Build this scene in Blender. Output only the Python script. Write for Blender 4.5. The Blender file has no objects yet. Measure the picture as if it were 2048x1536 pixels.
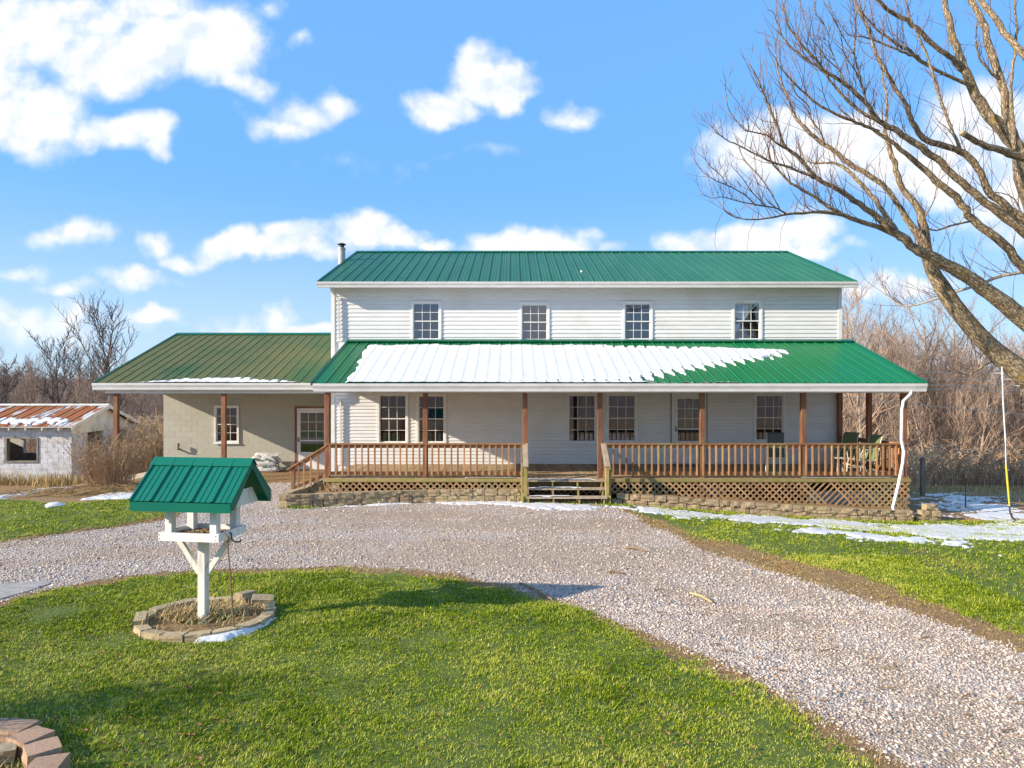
import bpy, math, random
import numpy as np
from math import radians, sin, cos, pi, sqrt

scene = bpy.context.scene
# ---------------------------------------------------------------- camera
EYE = 2.68
F = 1366.0            # focal length in pixels of the 2048 wide photograph
HZ = 788.0            # row of the horizon
cam_data = bpy.data.cameras.new("camera")
cam = bpy.data.objects.new("camera", cam_data)
scene.collection.objects.link(cam)
cam.location = (0, 0, EYE)
cam.rotation_euler = (radians(90), 0, 0)
cam_data.sensor_width = 36.0
cam_data.lens = 36.0 * F / 2048.0
cam_data.shift_y = 20.0 / 2048.0
cam_data.clip_start = 0.1
cam_data.clip_end = 3000
scene.camera = cam
scene.view_settings.view_transform = 'Standard'
scene.view_settings.look = 'None'
scene.view_settings.gamma = 1.0
scene.view_settings.use_curve_mapping = False
scene.view_settings.exposure = 0.88
scene.cycles.max_bounces = 8
scene.cycles.diffuse_bounces = 3
scene.cycles.glossy_bounces = 3
scene.cycles.transparent_max_bounces = 12
scene.cycles.use_denoising = True

# ---------------------------------------------------------------- sun
SUN_TRAVEL = (2.7, 1.0, -1.2)
hyp = sqrt(SUN_TRAVEL[0] ** 2 + SUN_TRAVEL[1] ** 2)
SUN_EL = math.atan2(-SUN_TRAVEL[2], hyp)
SUN_AZ = math.atan2(-SUN_TRAVEL[0], -SUN_TRAVEL[1])      # clockwise from +Y
sun_data = bpy.data.lights.new("sun", 'SUN')
sun_data.energy = 4.5
sun_data.angle = radians(0.6)
sun_data.color = (1.0, 0.875, 0.70)
sun = bpy.data.objects.new("sun", sun_data)
scene.collection.objects.link(sun)
from mathutils import Vector, Matrix
sun.rotation_euler = Vector(SUN_TRAVEL).to_track_quat('-Z', 'Y').to_euler()
sun.location = (-20, -10, 20)

# ---------------------------------------------------------------- world: sky and clouds
world = bpy.data.worlds.new("World")
scene.world = world
world.use_nodes = True
wt = world.node_tree
wn, wl = wt.nodes, wt.links
bg = wn['Background']
bg.inputs['Strength'].default_value = 0.15


def nd(tree, kind, **kw):
    n = tree.nodes.new(kind)
    for k, v in kw.items():
        setattr(n, k, v)
    return n


def setin(tree, node, idx, val):
    s = node.inputs[idx]
    if isinstance(val, bpy.types.NodeSocket):
        tree.links.new(val, s)
    elif val is not None:
        s.default_value = val


def wmath(op, a, b=None, c=None, clamp=False, tree=None):
    tree = tree or wt
    n = nd(tree, 'ShaderNodeMath', operation=op, use_clamp=clamp)
    setin(tree, n, 0, a)
    setin(tree, n, 1, b)
    setin(tree, n, 2, c)
    return n.outputs[0]


sky = nd(wt, 'ShaderNodeTexSky', sky_type='NISHITA')
sky.sun_disc = False
sky.sun_elevation = SUN_EL
sky.sun_rotation = SUN_AZ % (2 * pi)
sky.altitude = 200
sky.air_density = 1.3
sky.dust_density = 0.35
sky.ozone_density = 3.0
tint = nd(wt, 'ShaderNodeMix', data_type='RGBA', blend_type='MULTIPLY')
tint.inputs[0].default_value = 1.0
wl.new(sky.outputs[0], tint.inputs['A'])
tint.inputs['B'].default_value = (0.42, 0.82, 1.15, 1)
tc = nd(wt, 'ShaderNodeTexCoord')
sep = nd(wt, 'ShaderNodeSeparateXYZ')
wl.new(tc.outputs['Generated'], sep.inputs[0])
X_, Y_, Z_ = sep.outputs
ysafe = wmath('MAXIMUM', Y_, 0.05)
U = wmath('DIVIDE', X_, ysafe)
V = wmath('DIVIDE', Z_, ysafe)
uv = nd(wt, 'ShaderNodeCombineXYZ')
wl.new(U, uv.inputs[0])
wl.new(V, uv.inputs[1])
# domain warp so that the cloud outlines billow
wn1 = nd(wt, 'ShaderNodeTexNoise')
wn1.inputs['Scale'].default_value = 7.0
wn1.inputs['Detail'].default_value = 7.0
wn1.inputs['Roughness'].default_value = 0.5
wl.new(uv.outputs[0], wn1.inputs['Vector'])
wsub = nd(wt, 'ShaderNodeVectorMath', operation='SUBTRACT')
wl.new(wn1.outputs['Color'], wsub.inputs[0])
wsub.inputs[1].default_value = (0.5, 0.5, 0.5)
wscl = nd(wt, 'ShaderNodeVectorMath', operation='MULTIPLY')
wl.new(wsub.outputs[0], wscl.inputs[0])
wscl.inputs[1].default_value = (0.16, 0.12, 0.0)
wadd = nd(wt, 'ShaderNodeVectorMath', operation='ADD')
wl.new(uv.outputs[0], wadd.inputs[0])
wl.new(wscl.outputs[0], wadd.inputs[1])
# (column, row, half width, half height, weight) as bearings of each cloud puff
PUFFS = [(20, 40, 150, 70, 1.0), (50, 215, 120, 75, 1.15), (-60, 130, 110, 110, .95), (235, 255, 95, 40, 0.95), (300, 262, 40, 38, .9), (150, 0, 180, 30, .65),
         (300, 95, 175, 75, 1.15), (420, 85, 95, 90, 1.15), (250, 140, 100, 45, .85), (250, 10, 170, 40, .62), (480, 168, 50, 30, .75),
         (600, 205, 60, 42, .62), (665, 190, 55, 40, .62), (560, 240, 60, 24, .55), (540, 18, 35, 22, .42), (600, 76, 22, 10, .3),
         (880, 205, 62, 42, 1.15), (950, 140, 62, 46, 1.2), (1010, 172, 55, 44, 1.1), (1150, 224, 36, 24, .55),
         (725, 455, 52, 40, 1.1), (755, 485, 80, 30, 1.0), (610, 482, 60, 34, 1.1), (480, 490, 60, 32, 1.1), (560, 508, 150, 22, 1.0), (365, 506, 55, 20, .8), (300, 480, 45, 24, .6), (840, 494, 50, 14, .7),
         (270, 545, 75, 20, .75), (140, 472, 65, 26, .62), (320, 625, 56, 24, .95), (450, 640, 50, 20, .6), (545, 638, 40, 25, .75), (600, 660, 110, 18, .7),
         (1010, 482, 80, 30, 1.1), (1110, 482, 60, 30, 1.05), (1060, 500, 130, 18, 1.0),
         (1500, 305, 95, 55, 1.1), (1570, 260, 60, 40, 1.0), (1690, 290, 110, 70, 1.15), (1800, 330, 140, 60, 1.0), (1600, 340, 120, 50, 1.0), (1950, 260, 110, 90, .9), (2060, 400, 120, 120, .8),
         (1590, 470, 85, 38, 1.1), (1500, 485, 100, 30, .9), (1380, 480, 90, 30, .7), (1800, 585, 80, 28, .85), (1730, 590, 40, 24, .8), (1560, 505, 130, 22, .9),
         (60, 640, 200, 40, .5), (20, 545, 60, 14, .4), (700, 325, 60, 12, .12), (930, 318, 60, 10, .12), (130, 572, 70, 12, .4)]
field = None
for (px, py, rx, ry, w) in PUFFS:
    c = ((px - 1024) / F, (HZ - py) / F, 0)
    s_ = nd(wt, 'ShaderNodeVectorMath', operation='SUBTRACT')
    wl.new(wadd.outputs[0], s_.inputs[0])
    s_.inputs[1].default_value = c
    m_ = nd(wt, 'ShaderNodeVectorMath', operation='MULTIPLY')
    wl.new(s_.outputs[0], m_.inputs[0])
    m_.inputs[1].default_value = (F / (rx * 1.25), F / (ry * 1.25), 0)
    l_ = nd(wt, 'ShaderNodeVectorMath', operation='LENGTH')
    wl.new(m_.outputs[0], l_.inputs[0])
    v = wmath('MULTIPLY_ADD', l_.outputs['Value'], -w, w)
    field = v if field is None else wmath('SMOOTH_MAX', field, v, 0.12)
wn2 = nd(wt, 'ShaderNodeTexNoise')
wn2.inputs['Scale'].default_value = 13.0
wn2.inputs['Detail'].default_value = 9.0
wn2.inputs['Roughness'].default_value = 0.56
wl.new(uv.outputs[0], wn2.inputs['Vector'])
nz = wmath('SUBTRACT', wn2.outputs['Fac'], 0.5)
f2 = wmath('MULTIPLY_ADD', nz, 1.0, field)
dens = nd(wt, 'ShaderNodeMapRange', interpolation_type='SMOOTHSTEP')
wl.new(f2, dens.inputs[0])
dens.inputs[1].default_value = -0.09
dens.inputs[2].default_value = 0.60
# the rest of the sky (sides and behind): the same broken cloud from noise alone
wn3 = nd(wt, 'ShaderNodeTexNoise')
wn3.inputs['Scale'].default_value = 3.2
wn3.inputs['Detail'].default_value = 8.0
wn3.inputs['Roughness'].default_value = 0.55
wl.new(tc.outputs['Generated'], wn3.inputs['Vector'])
dens3 = nd(wt, 'ShaderNodeMapRange', interpolation_type='SMOOTHSTEP')
wl.new(wn3.outputs['Fac'], dens3.inputs[0])
dens3.inputs[1].default_value = 0.50
dens3.inputs[2].default_value = 0.68
front = nd(wt, 'ShaderNodeMapRange')
wl.new(Y_, front.inputs[0])
front.inputs[1].default_value = 0.35
front.inputs[2].default_value = 0.60
mixd = nd(wt, 'ShaderNodeMix', data_type='FLOAT')
wl.new(front.outputs[0], mixd.inputs[0])
wl.new(dens3.outputs[0], mixd.inputs[2])
wl.new(dens.outputs[0], mixd.inputs[3])
# thin milky veil towards the horizon
veil = nd(wt, 'ShaderNodeMapRange')
wl.new(Z_, veil.inputs[0])
veil.inputs[1].default_value = 0.50
veil.inputs[2].default_value = -0.02
veil.inputs[3].default_value = 0.78
veil.inputs[4].default_value = 0.86
veilc = nd(wt, 'ShaderNodeMix', data_type='RGBA')
wl.new(veil.outputs[0], veilc.inputs[0])
wl.new(tint.outputs['Result'], veilc.inputs['A'])
lowr = nd(wt, 'ShaderNodeMapRange', interpolation_type='SMOOTHSTEP')
wl.new(Z_, lowr.inputs[0])
lowr.inputs[1].default_value = 0.30
lowr.inputs[2].default_value = 0.02
vcol = nd(wt, 'ShaderNodeMix', data_type='RGBA')
wl.new(lowr.outputs[0], vcol.inputs[0])
vcol.inputs['A'].default_value = (0.78, 1.88, 3.75, 1)
vcol.inputs['B'].default_value = (2.25, 2.8, 3.6, 1)
wl.new(vcol.outputs['Result'], veilc.inputs['B'])
cloudshade = nd(wt, 'ShaderNodeMix', data_type='RGBA')
wn4 = nd(wt, 'ShaderNodeTexNoise')
wn4.inputs['Scale'].default_value = 13.0
wn4.inputs['Detail'].default_value = 5.0
wn4.inputs['Roughness'].default_value = 0.5
wof = nd(wt, 'ShaderNodeVectorMath', operation='ADD')
wl.new(uv.outputs[0], wof.inputs[0])
wof.inputs[1].default_value = (-0.010, 0.016, 0)
wl.new(wof.outputs[0], wn4.inputs['Vector'])
lit_ = nd(wt, 'ShaderNodeMapRange')
wl.new(wmath('SUBTRACT', wn2.outputs['Fac'], wn4.outputs['Fac']), lit_.inputs[0])
lit_.inputs[1].default_value = -0.12
lit_.inputs[2].default_value = 0.03
wl.new(lit_.outputs[0], cloudshade.inputs[0])
cloudshade.inputs['A'].default_value = (3.0, 3.35, 3.95, 1)
cloudshade.inputs['B'].default_value = (4.05, 4.03, 4.1, 1)
mixc = nd(wt, 'ShaderNodeMix', data_type='RGBA')
wl.new(wmath('MULTIPLY', mixd.outputs[0], 0.97), mixc.inputs[0])
wl.new(veilc.outputs['Result'], mixc.inputs['A'])
wl.new(cloudshade.outputs['Result'], mixc.inputs['B'])
wl.new(mixc.outputs['Result'], bg.inputs['Color'])
world.cycles.sampling_method = 'MANUAL'
world.cycles.sample_map_resolution = 512

# ================================================================= helpers
ORG = {}


def at(px, py, Y):
    s = F / Y
    return ((px - 1024) / s, Y, EYE + (HZ - py) / s)


def XX(px, Y):
    return (px - 1024) * Y / F


def ZZ(py, Y):
    return EYE + (HZ - py) * Y / F


class MB:
    def __init__(self, keep=False):
        self.v = []
        self.f = []
        self.bk = [] if keep else None

    def box(self, x0, x1, y0, y1, z0, z1):
        b = len(self.v)
        self.v += [(x0, y0, z0), (x1, y0, z0), (x1, y1, z0), (x0, y1, z0), (x0, y0, z1), (x1, y0, z1), (x1, y1, z1), (x0, y1, z1)]
        for q in ((0, 3, 2, 1), (4, 5, 6, 7), (0, 1, 5, 4), (1, 2, 6, 5), (2, 3, 7, 6), (3, 0, 4, 7)):
            self.f.append(tuple(b + i for i in q))
        return self

    def bar(self, p, q, w, h, up=(0, 0, 1)):
        """box of section w x h from p to q; h is measured along up"""
        p, q, up = Vector(p), Vector(q), Vector(up)
        d = (q - p).normalized()
        s = d.cross(up)
        if s.length < 1e-5:
            s = d.cross(Vector((1, 0, 0)))
        s.normalize()
        u = s.cross(d).normalized()
        b = len(self.v)
        for c in (p, q):
            for (i, j) in ((-1, -1), (1, -1), (1, 1), (-1, 1)):
                self.v.append(tuple(c + s * (i * w / 2) + u * (j * h / 2)))
        for k in range(4):
            self.f.append((b + k, b + (k + 1) % 4, b + 4 + (k + 1) % 4, b + 4 + k))
        self.f.append((b + 3, b + 2, b + 1, b))
        self.f.append((b + 4, b + 5, b + 6, b + 7))
        return self

    def cbox(self, sx, sy, sz, c=0.006, o=(0, 0, 0), jit=0, rng=None):
        """box with chamfered edges, centred in x and y, base at z=0"""
        b = len(self.v)
        pts = []
        for ix in (-1, 1):
            for iy in (-1, 1):
                for iz in (-1, 1):
                    for a in range(3):
                        p = [ix * sx / 2, iy * sy / 2, iz * sz / 2]
                        for k in range(3):
                            if k != a:
                                p[k] -= (ix, iy, iz)[k] * c
                        pts.append((p[0] + o[0], p[1] + o[1], p[2] + sz / 2 + o[2]))
        if jit and rng:
            pts = [(x + rng.uniform(-jit, jit), y + rng.uniform(-jit, jit), z + rng.uniform(-jit, jit) * .5) for x, y, z in pts]
        self.v += pts

        def I(ix, iy, iz, a):
            return b + ((ix * 2 + iy) * 2 + iz) * 3 + a
        for a in range(3):          # faces
            for s in (0, 1):
                u, w = [k for k in range(3) if k != a]
                q = []
                for (su, sw) in ((0, 0), (1, 0), (1, 1), (0, 1)):
                    c3 = [0, 0, 0]
                    c3[a] = s
                    c3[u] = su
                    c3[w] = sw
                    q.append(I(c3[0], c3[1], c3[2], a))
                flip = (s == 0) ^ (a == 1)
                self.f.append(tuple(q[::-1] if flip else q))
        for a in range(3):          # edge chamfers along axis a
            u, w = [k for k in range(3) if k != a]
            for su in (0, 1):
                for sw in (0, 1):
                    q = []
                    for (sa, fa) in ((0, u), (1, u), (1, w), (0, w)):
                        c3 = [0, 0, 0]
                        c3[a] = sa
                        c3[u] = su
                        c3[w] = sw
                        q.append(I(c3[0], c3[1], c3[2], fa))
                    self.f.append(tuple(q))
        for ix in (0, 1):
            for iy in (0, 1):
                for iz in (0, 1):
                    self.f.append((I(ix, iy, iz, 0), I(ix, iy, iz, 1), I(ix, iy, iz, 2)))
        return self

    def tube(self, pts, rad, n=6, cap=True, flat=1.0):
        pts = [Vector(p) for p in pts]
        if not isinstance(rad, (list, tuple)):
            rad = [rad] * len(pts)
        b = len(self.v)
        m = len(pts)
        t = (pts[1] - pts[0]).normalized()
        ref = Vector((0, 0, 1)) if abs(t.z) < 0.9 else Vector((1, 0, 0))
        s = t.cross(ref).normalized()
        run = 0.0
        for i in range(m):
            if i:
                run += (pts[i] - pts[i - 1]).length
            if i == 0:
                t = pts[1] - pts[0]
            elif i == m - 1:
                t = pts[-1] - pts[-2]
            else:
                t = pts[i + 1] - pts[i - 1]
            if t.length < 1e-9:
                t = Vector((0, 0, 1))
            t = t.normalized()
            s = s - t * s.dot(t)
            if s.length < 1e-6:
                s = t.orthogonal()
            s.normalize()
            u = t.cross(s)
            p, r = pts[i], rad[i]
            for k in range(n):
                a = 2 * pi * (k + 0.5) / n
                ca, sa = cos(a) * r, sin(a) * r * flat
                self.v.append((p.x + s.x * ca + u.x * sa, p.y + s.y * ca + u.y * sa, p.z + s.z * ca + u.z * sa))
                if self.bk is not None:
                    self.bk.append((ca, sa, run * .28))
        for i in range(m - 1):
            for k in range(n):
                a, c = b + i * n + k, b + i * n + (k + 1) % n
                self.f.append((a, c, c + n, a + n))
        if cap:
            self.f.append(tuple(b + k for k in range(n - 1, -1, -1)))
            self.f.append(tuple(b + (m - 1) * n + k for k in range(n)))
        return self

    def prism(self, poly, axis, a0, a1):
        """extrude a 2D polygon (list of (u,w)) along axis from a0 to a1"""
        b, n = len(self.v), len(poly)
        for a in (a0, a1):
            for (u, w) in poly:
                self.v.append({'x': (a, u, w), 'y': (u, a, w), 'z': (u, w, a)}[axis])
        for k in range(n):
            self.f.append((b + k, b + (k + 1) % n, b + n + (k + 1) % n, b + n + k))
        self.f.append(tuple(b + k for k in range(n - 1, -1, -1)))
        self.f.append(tuple(b + n + k for k in range(n)))
        return self

    def mesh(self, name, off=(0, 0, 0)):
        me = bpy.data.meshes.new(name)
        v = [(x - off[0], y - off[1], z - off[2]) for x, y, z in self.v]
        me.from_pydata(v, [], self.f)
        if self.bk is not None:
            a = me.attributes.new('bark', 'FLOAT_VECTOR', 'POINT')
            a.data.foreach_set('vector', np.array(self.bk, np.float32).ravel())
        return me

    def build(self, name, mat, parent=None, smooth=False, normals=True):
        off = ORG.get(parent.name, (0, 0, 0)) if parent else (0, 0, 0)
        me = self.mesh(name, off)
        return put(name, me, mat, parent, smooth=smooth, fix=normals)


import bmesh


def fix_normals(me):
    bm = bmesh.new()
    bm.from_mesh(me)
    bmesh.ops.recalc_face_normals(bm, faces=bm.faces)
    bm.to_mesh(me)
    bm.free()


def put(name, me, mat, parent=None, loc=None, rot=None, smooth=False, fix=False, scale=None):
    """link a mesh; loc is a WORLD position (parents are unrotated unless stated)"""
    if mat is not None and not me.materials:
        me.materials.append(mat)
    if fix:
        fix_normals(me)
    if smooth:
        me.polygons.foreach_set('use_smooth', [True] * len(me.polygons))
    o = bpy.data.objects.new(name, me)
    scene.collection.objects.link(o)
    if parent is not None:
        o.parent = parent
        po = ORG.get(parent.name, (0, 0, 0))
        if loc is not None:
            o.location = (loc[0] - po[0], loc[1] - po[1], loc[2] - po[2])
            ORG[o.name] = tuple(loc)
        else:
            ORG[o.name] = po
    elif loc is not None:
        o.location = loc
        ORG[o.name] = tuple(loc)
    if rot is not None:
        o.rotation_euler = rot
    if scale is not None:
        o.scale = scale
    return o


def tag(o, label=None, cat=None, group=None, kind=None):
    if label:
        o['label'] = label
    if cat:
        o['category'] = cat
    if group:
        o['group'] = group
    if kind:
        o['kind'] = kind
    return o


def thing(name, label, cat, loc=(0, 0, 0), group=None, rz=0):
    o = bpy.data.objects.new(name, None)
    scene.collection.objects.link(o)
    o.location = loc
    o.empty_display_size = 0.2
    ORG[o.name] = tuple(loc) if rz == 0 else (0, 0, 0)
    if rz:
        o.rotation_euler = (0, 0, rz)
        ORG[o.name] = (0, 0, 0)     # parts of a turned thing are given in its own coordinates
    return tag(o, label, cat, group)


def copy_tree(o, parent=None):
    c = o.copy()
    scene.collection.objects.link(c)
    c.parent = parent
    for ch in list(o.children):
        copy_tree(ch, c)
    return c


# --------------------------------------------------------------- numpy noise
def _hash(ix, iy, seed):
    h = (ix.astype(np.int64) * 374761393 + iy.astype(np.int64) * 668265263 + seed * 974634777) & 0x7fffffff
    h = ((h ^ (h >> 13)) * 1274126177) & 0x7fffffff
    h = (h ^ (h >> 16)) & 0xffff
    return h / 65535.0


def vnoise(x, y, seed=0):
    ix, iy = np.floor(x), np.floor(y)
    fx, fy = x - ix, y - iy
    fx, fy = fx * fx * (3 - 2 * fx), fy * fy * (3 - 2 * fy)
    a, b = _hash(ix, iy, seed), _hash(ix + 1, iy, seed)
    c, d = _hash(ix, iy + 1, seed), _hash(ix + 1, iy + 1, seed)
    return a + (b - a) * fx + (c - a) * fy + (a - b - c + d) * fx * fy


def fbm(x, y, scale, octv=4, seed=0, rough=0.55):
    x, y = np.asarray(x, float) * scale, np.asarray(y, float) * scale
    t, amp, s = 0, 1, 0
    for k in range(octv):
        t = t + amp * vnoise(x, y, seed + k * 17)
        s += amp
        amp *= rough
        x, y = x * 2.03 + 11.3, y * 2.03 + 5.7
    return t / s * 2 - 1


def ss(a, b, x):
    t = np.clip((np.asarray(x, float) - a) / (b - a), 0, 1)
    return t * t * (3 - 2 * t)


def terrain(x, y):
    x, y = np.asarray(x, float), np.asarray(y, float)
    z = -0.45 * ss(0.5, 10.5, x) * ss(11.5, 16.6, y)
    z = z - 2.3 * ss(9.5, 13, x) * ss(19, 42, y) - 1.2 * ss(18, 30, x) * ss(30, 50, y)
    z = z - 0.60 * ss(-11.5, -16.5, x) * ss(15, 24, y)
    z = z + 0.02 * fbm(x, y, 0.35, 3, 5) + 0.010 * fbm(x, y, 1.7, 3, 9)
    z = z + ss(70, 190, np.hypot(x, y)) * 5.5 + ss(200, 420, np.hypot(x, y)) * 5
    return z


def tz(x, y):
    return float(terrain(np.array([x]), np.array([y]))[0])


def gp(px, py, dz=0.0):
    """the ground point seen at this bearing"""
    z = 0.0
    for _ in range(12):
        Y = F * (EYE - z) / (py - HZ)
        x = (px - 1024) * Y / F
        z = 0.6 * z + 0.4 * (tz(x, Y) + dz)
    return (x, Y)


def sd_poly(x, y, poly):
    """signed distance, positive inside"""
    x, y = np.asarray(x, float), np.asarray(y, float)
    d = np.full(x.shape, 1e9)
    inside = np.zeros(x.shape, bool)
    n = len(poly)
    for i in range(n):
        ax, ay = poly[i]
        bx, by = poly[(i + 1) % n]
        ex, ey = bx - ax, by - ay
        wx, wy = x - ax, y - ay
        t = np.clip((wx * ex + wy * ey) / (ex * ex + ey * ey + 1e-12), 0, 1)
        d = np.minimum(d, np.hypot(wx - ex * t, wy - ey * t))
        cond = ((ay <= y) & (by > y)) | ((by <= y) & (ay > y))
        xi = ax + (y - ay) / (ey if abs(ey) > 1e-12 else 1e-12) * ex
        inside ^= cond & (x < xi)
    return np.where(inside, d, -d)


def np_mesh(name, verts, faces, mat=None, attrs=None, smooth=False):
    """verts (n,3) float, faces (m,k) int"""
    me = bpy.data.meshes.new(name)
    n, (m, k) = len(verts), faces.shape
    me.vertices.add(n)
    me.vertices.foreach_set('co', np.asarray(verts, np.float32).ravel())
    me.loops.add(m * k)
    me.loops.foreach_set('vertex_index', faces.astype(np.int32).ravel())
    me.polygons.add(m)
    me.polygons.foreach_set('loop_start', (np.arange(m) * k).astype(np.int32))
    try:
        me.polygons.foreach_set('loop_total', np.full(m, k, np.int32))
    except Exception:
        pass
    me.update(calc_edges=True)
    for an, arr in (attrs or {}).items():
        a = me.attributes.new(an, 'FLOAT', 'POINT')
        a.data.foreach_set('value', np.asarray(arr, np.float32))
    if smooth:
        me.polygons.foreach_set('use_smooth', np.ones(m, bool))
    if mat:
        me.materials.append(mat)
    return me


def grid_mesh(name, xs, ys, Z, mask, mat, attrs=None, smooth=True):
    """part of a height field on the tensor grid xs x ys where mask (per cell) holds"""
    nx, ny = len(xs), len(ys)
    gx, gy = np.meshgrid(xs, ys, indexing='ij')
    V = np.stack([gx, gy, Z], -1).reshape(-1, 3)
    i, j = np.nonzero(mask)
    a = i * ny + j
    Q = np.stack([a, a + ny, a + ny + 1, a + 1], -1)
    used = np.unique(Q)
    remap = np.zeros(nx * ny, np.int64)
    remap[used] = np.arange(len(used))
    at_ = {k: v.reshape(-1)[used] for k, v in (attrs or {}).items()}
    return np_mesh(name, V[used], remap[Q], mat, at_, smooth)

# ================================================================= materials
def new_mat(name):
    m = bpy.data.materials.new(name)
    m.use_nodes = True
    return m, m.node_tree, m.node_tree.nodes['Principled BSDF']


def noise(t, scale, detail=4, rough=0.55, vec=None, dist=0.0):
    n = nd(t, 'ShaderNodeTexNoise')
    n.inputs['Scale'].default_value = scale
    n.inputs['Detail'].default_value = detail
    n.inputs['Roughness'].default_value = rough
    n.inputs['Distortion'].default_value = dist
    if vec is not None:
        t.links.new(vec, n.inputs['Vector'])
    return n.outputs['Fac']


def ramp(t, fac, stops):
    r = nd(t, 'ShaderNodeValToRGB')
    while len(r.color_ramp.elements) < len(stops):
        r.color_ramp.elements.new(0.5)
    for e, (p, c) in zip(r.color_ramp.elements, stops):
        e.position = p
        e.color = (c[0], c[1], c[2], 1)
    t.links.new(fac, r.inputs[0])
    return r.outputs[0]


def mixc_(t, fac, a, b, mode='MIX'):
    m = nd(t, 'ShaderNodeMix', data_type='RGBA', blend_type=mode)
    setin(t, m, 0, fac)
    for k, v in (('A', a), ('B', b)):
        if isinstance(v, bpy.types.NodeSocket):
            t.links.new(v, m.inputs[k])
        else:
            m.inputs[k].default_value = (v[0], v[1], v[2], 1)
    return m.outputs['Result']


def mr(t, v, a, b, c=0.0, d=1.0, smooth=True):
    n = nd(t, 'ShaderNodeMapRange')
    if smooth:
        n.interpolation_type = 'SMOOTHSTEP'
    setin(t, n, 0, v)
    for i, q in enumerate((a, b, c, d)):
        n.inputs[i + 1].default_value = q
    return n.outputs[0]


def mapped(t, scale=(1, 1, 1), kind='Object', rand=False):
    tcn = nd(t, 'ShaderNodeTexCoord')
    mp = nd(t, 'ShaderNodeMapping')
    mp.inputs['Scale'].default_value = scale
    t.links.new(tcn.outputs[kind], mp.inputs[0])
    if rand:
        oi = nd(t, 'ShaderNodeObjectInfo')
        sc = nd(t, 'ShaderNodeVectorMath', operation='SCALE')
        cb = nd(t, 'ShaderNodeCombineXYZ')
        for k in range(3):
            t.links.new(wmath('MULTIPLY', oi.outputs['Random'], (37.0, 91.0, 53.0)[k], tree=t), cb.inputs[k])
        t.links.new(cb.outputs[0], mp.inputs['Location'])
    return mp.outputs[0]


def world_pos(t, scale=(1, 1, 1)):
    g = nd(t, 'ShaderNodeNewGeometry')
    mp = nd(t, 'ShaderNodeMapping')
    mp.inputs['Scale'].default_value = scale
    t.links.new(g.outputs['Position'], mp.inputs[0])
    return mp.outputs[0]


def bump(t, b, h, strength=0.3, dist=0.01):
    n = nd(t, 'ShaderNodeBump')
    n.inputs['Strength'].default_value = strength
    n.inputs['Distance'].default_value = dist
    t.links.new(h, n.inputs['Height'])
    t.links.new(n.outputs[0], b.inputs['Normal'])


def vary(t, col, amt=0.12):
    """per-piece brightness variation"""
    oi = nd(t, 'ShaderNodeObjectInfo')
    f = mr(t, oi.outputs['Random'], 0, 1, 1 - amt, 1 + amt, False)
    cb = nd(t, 'ShaderNodeCombineColor')
    for k in range(3):
        t.links.new(f, cb.inputs[k])
    return mixc_(t, 1.0, col, cb.outputs[0], 'MULTIPLY')


def simple(name, c1, c2=None, scale=6.0, rough=0.6, bmp=0.1, bdist=0.004, stretch=(1, 1, 1), detail=5, piece=0.0, lo=0.35, hi=0.65, metallic=0.0, spec=0.5, c3=None, wscale=1.3):
    m, t, b = new_mat(name)
    v = world_pos(t, stretch)
    n = noise(t, scale, detail, 0.6, v)
    col = mixc_(t, mr(t, n, lo, hi), c1, c2 or tuple(x * 0.8 for x in c1))
    if c3:
        n3 = noise(t, wscale, 4, 0.6, world_pos(t, (1, 1, 1)))
        col = mixc_(t, mr(t, n3, 0.5, 0.72), col, c3)
    if piece:
        col = vary(t, col, piece)
    t.links.new(col, b.inputs['Base Color'])
    b.inputs['Roughness'].default_value = rough
    b.inputs['Metallic'].default_value = metallic
    b.inputs['Specular IOR Level'].default_value = spec
    if bmp:
        bump(t, b, n, bmp, bdist)
    return m


M = {}
M['siding'] = simple('siding_white', (.74, .735, .72), (.68, .675, .66), 2.0, 0.45, 0.05, 0.003, (1, 1, 8), piece=0.025, c3=(.66, .64, .60), wscale=.8)
M['trim'] = simple('trim_white', (.78, .77, .755), (.70, .69, .67), 5, 0.4, 0.03)
M['gutter'] = simple('gutter_white', (.72, .70, .68), (.64, .62, .59), 3, 0.4, 0.04, 0.003, (1, 1, 6), c3=(.62, .60, .57), wscale=2.2)
M['feeder_white'] = simple('paint_white_wood', (.80, .79, .78), (.70, .69, .66), 9, 0.5, 0.15, 0.003, (1, 1, .3))
M['feeder_post'] = simple('paint_worn_post', (.72, .70, .64), (.52, .47, .38), 14, 0.7, 0.35, 0.005, (1, 1, .18), lo=.45, hi=.75)
M['wood_red'] = simple('stained_wood', (.25, .095, .042), (.15, .055, .028), 12, 0.7, 0.25, 0.003, (1, 1, .15), piece=.18, c3=(.24, .15, .06), wscale=.9)
M['wood_rail'] = simple('railing_wood', (.40, .185, .072), (.26, .12, .048), 14, 0.75, 0.3, 0.003, (1, 1, .2), piece=.28, c3=(.34, .24, .10), wscale=1.1)
M['wood_deck'] = simple('deck_wood', (.40, .29, .16), (.25, .17, .10), 9, 0.8, 0.3, 0.004, (3, .25, 1), piece=.22)
M['wood_mossy'] = simple('mossy_wood', (.34, .24, .11), (.24, .22, .05), 7, 0.85, 0.4, 0.005, (.5, 1, .6), piece=.15, lo=.4, hi=.6)
M['wood_grey'] = simple('weathered_wood', (.42, .34, .24), (.30, .23, .16), 12, 0.85, 0.35, 0.004, (1, .3, .3), piece=.12)
M['lattice'] = simple('lattice_wood', (.42, .25, .12), (.29, .17, .08), 9, 0.85, 0.3, 0.003, piece=.25, c3=(.36, .27, .13), wscale=.7)
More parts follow.
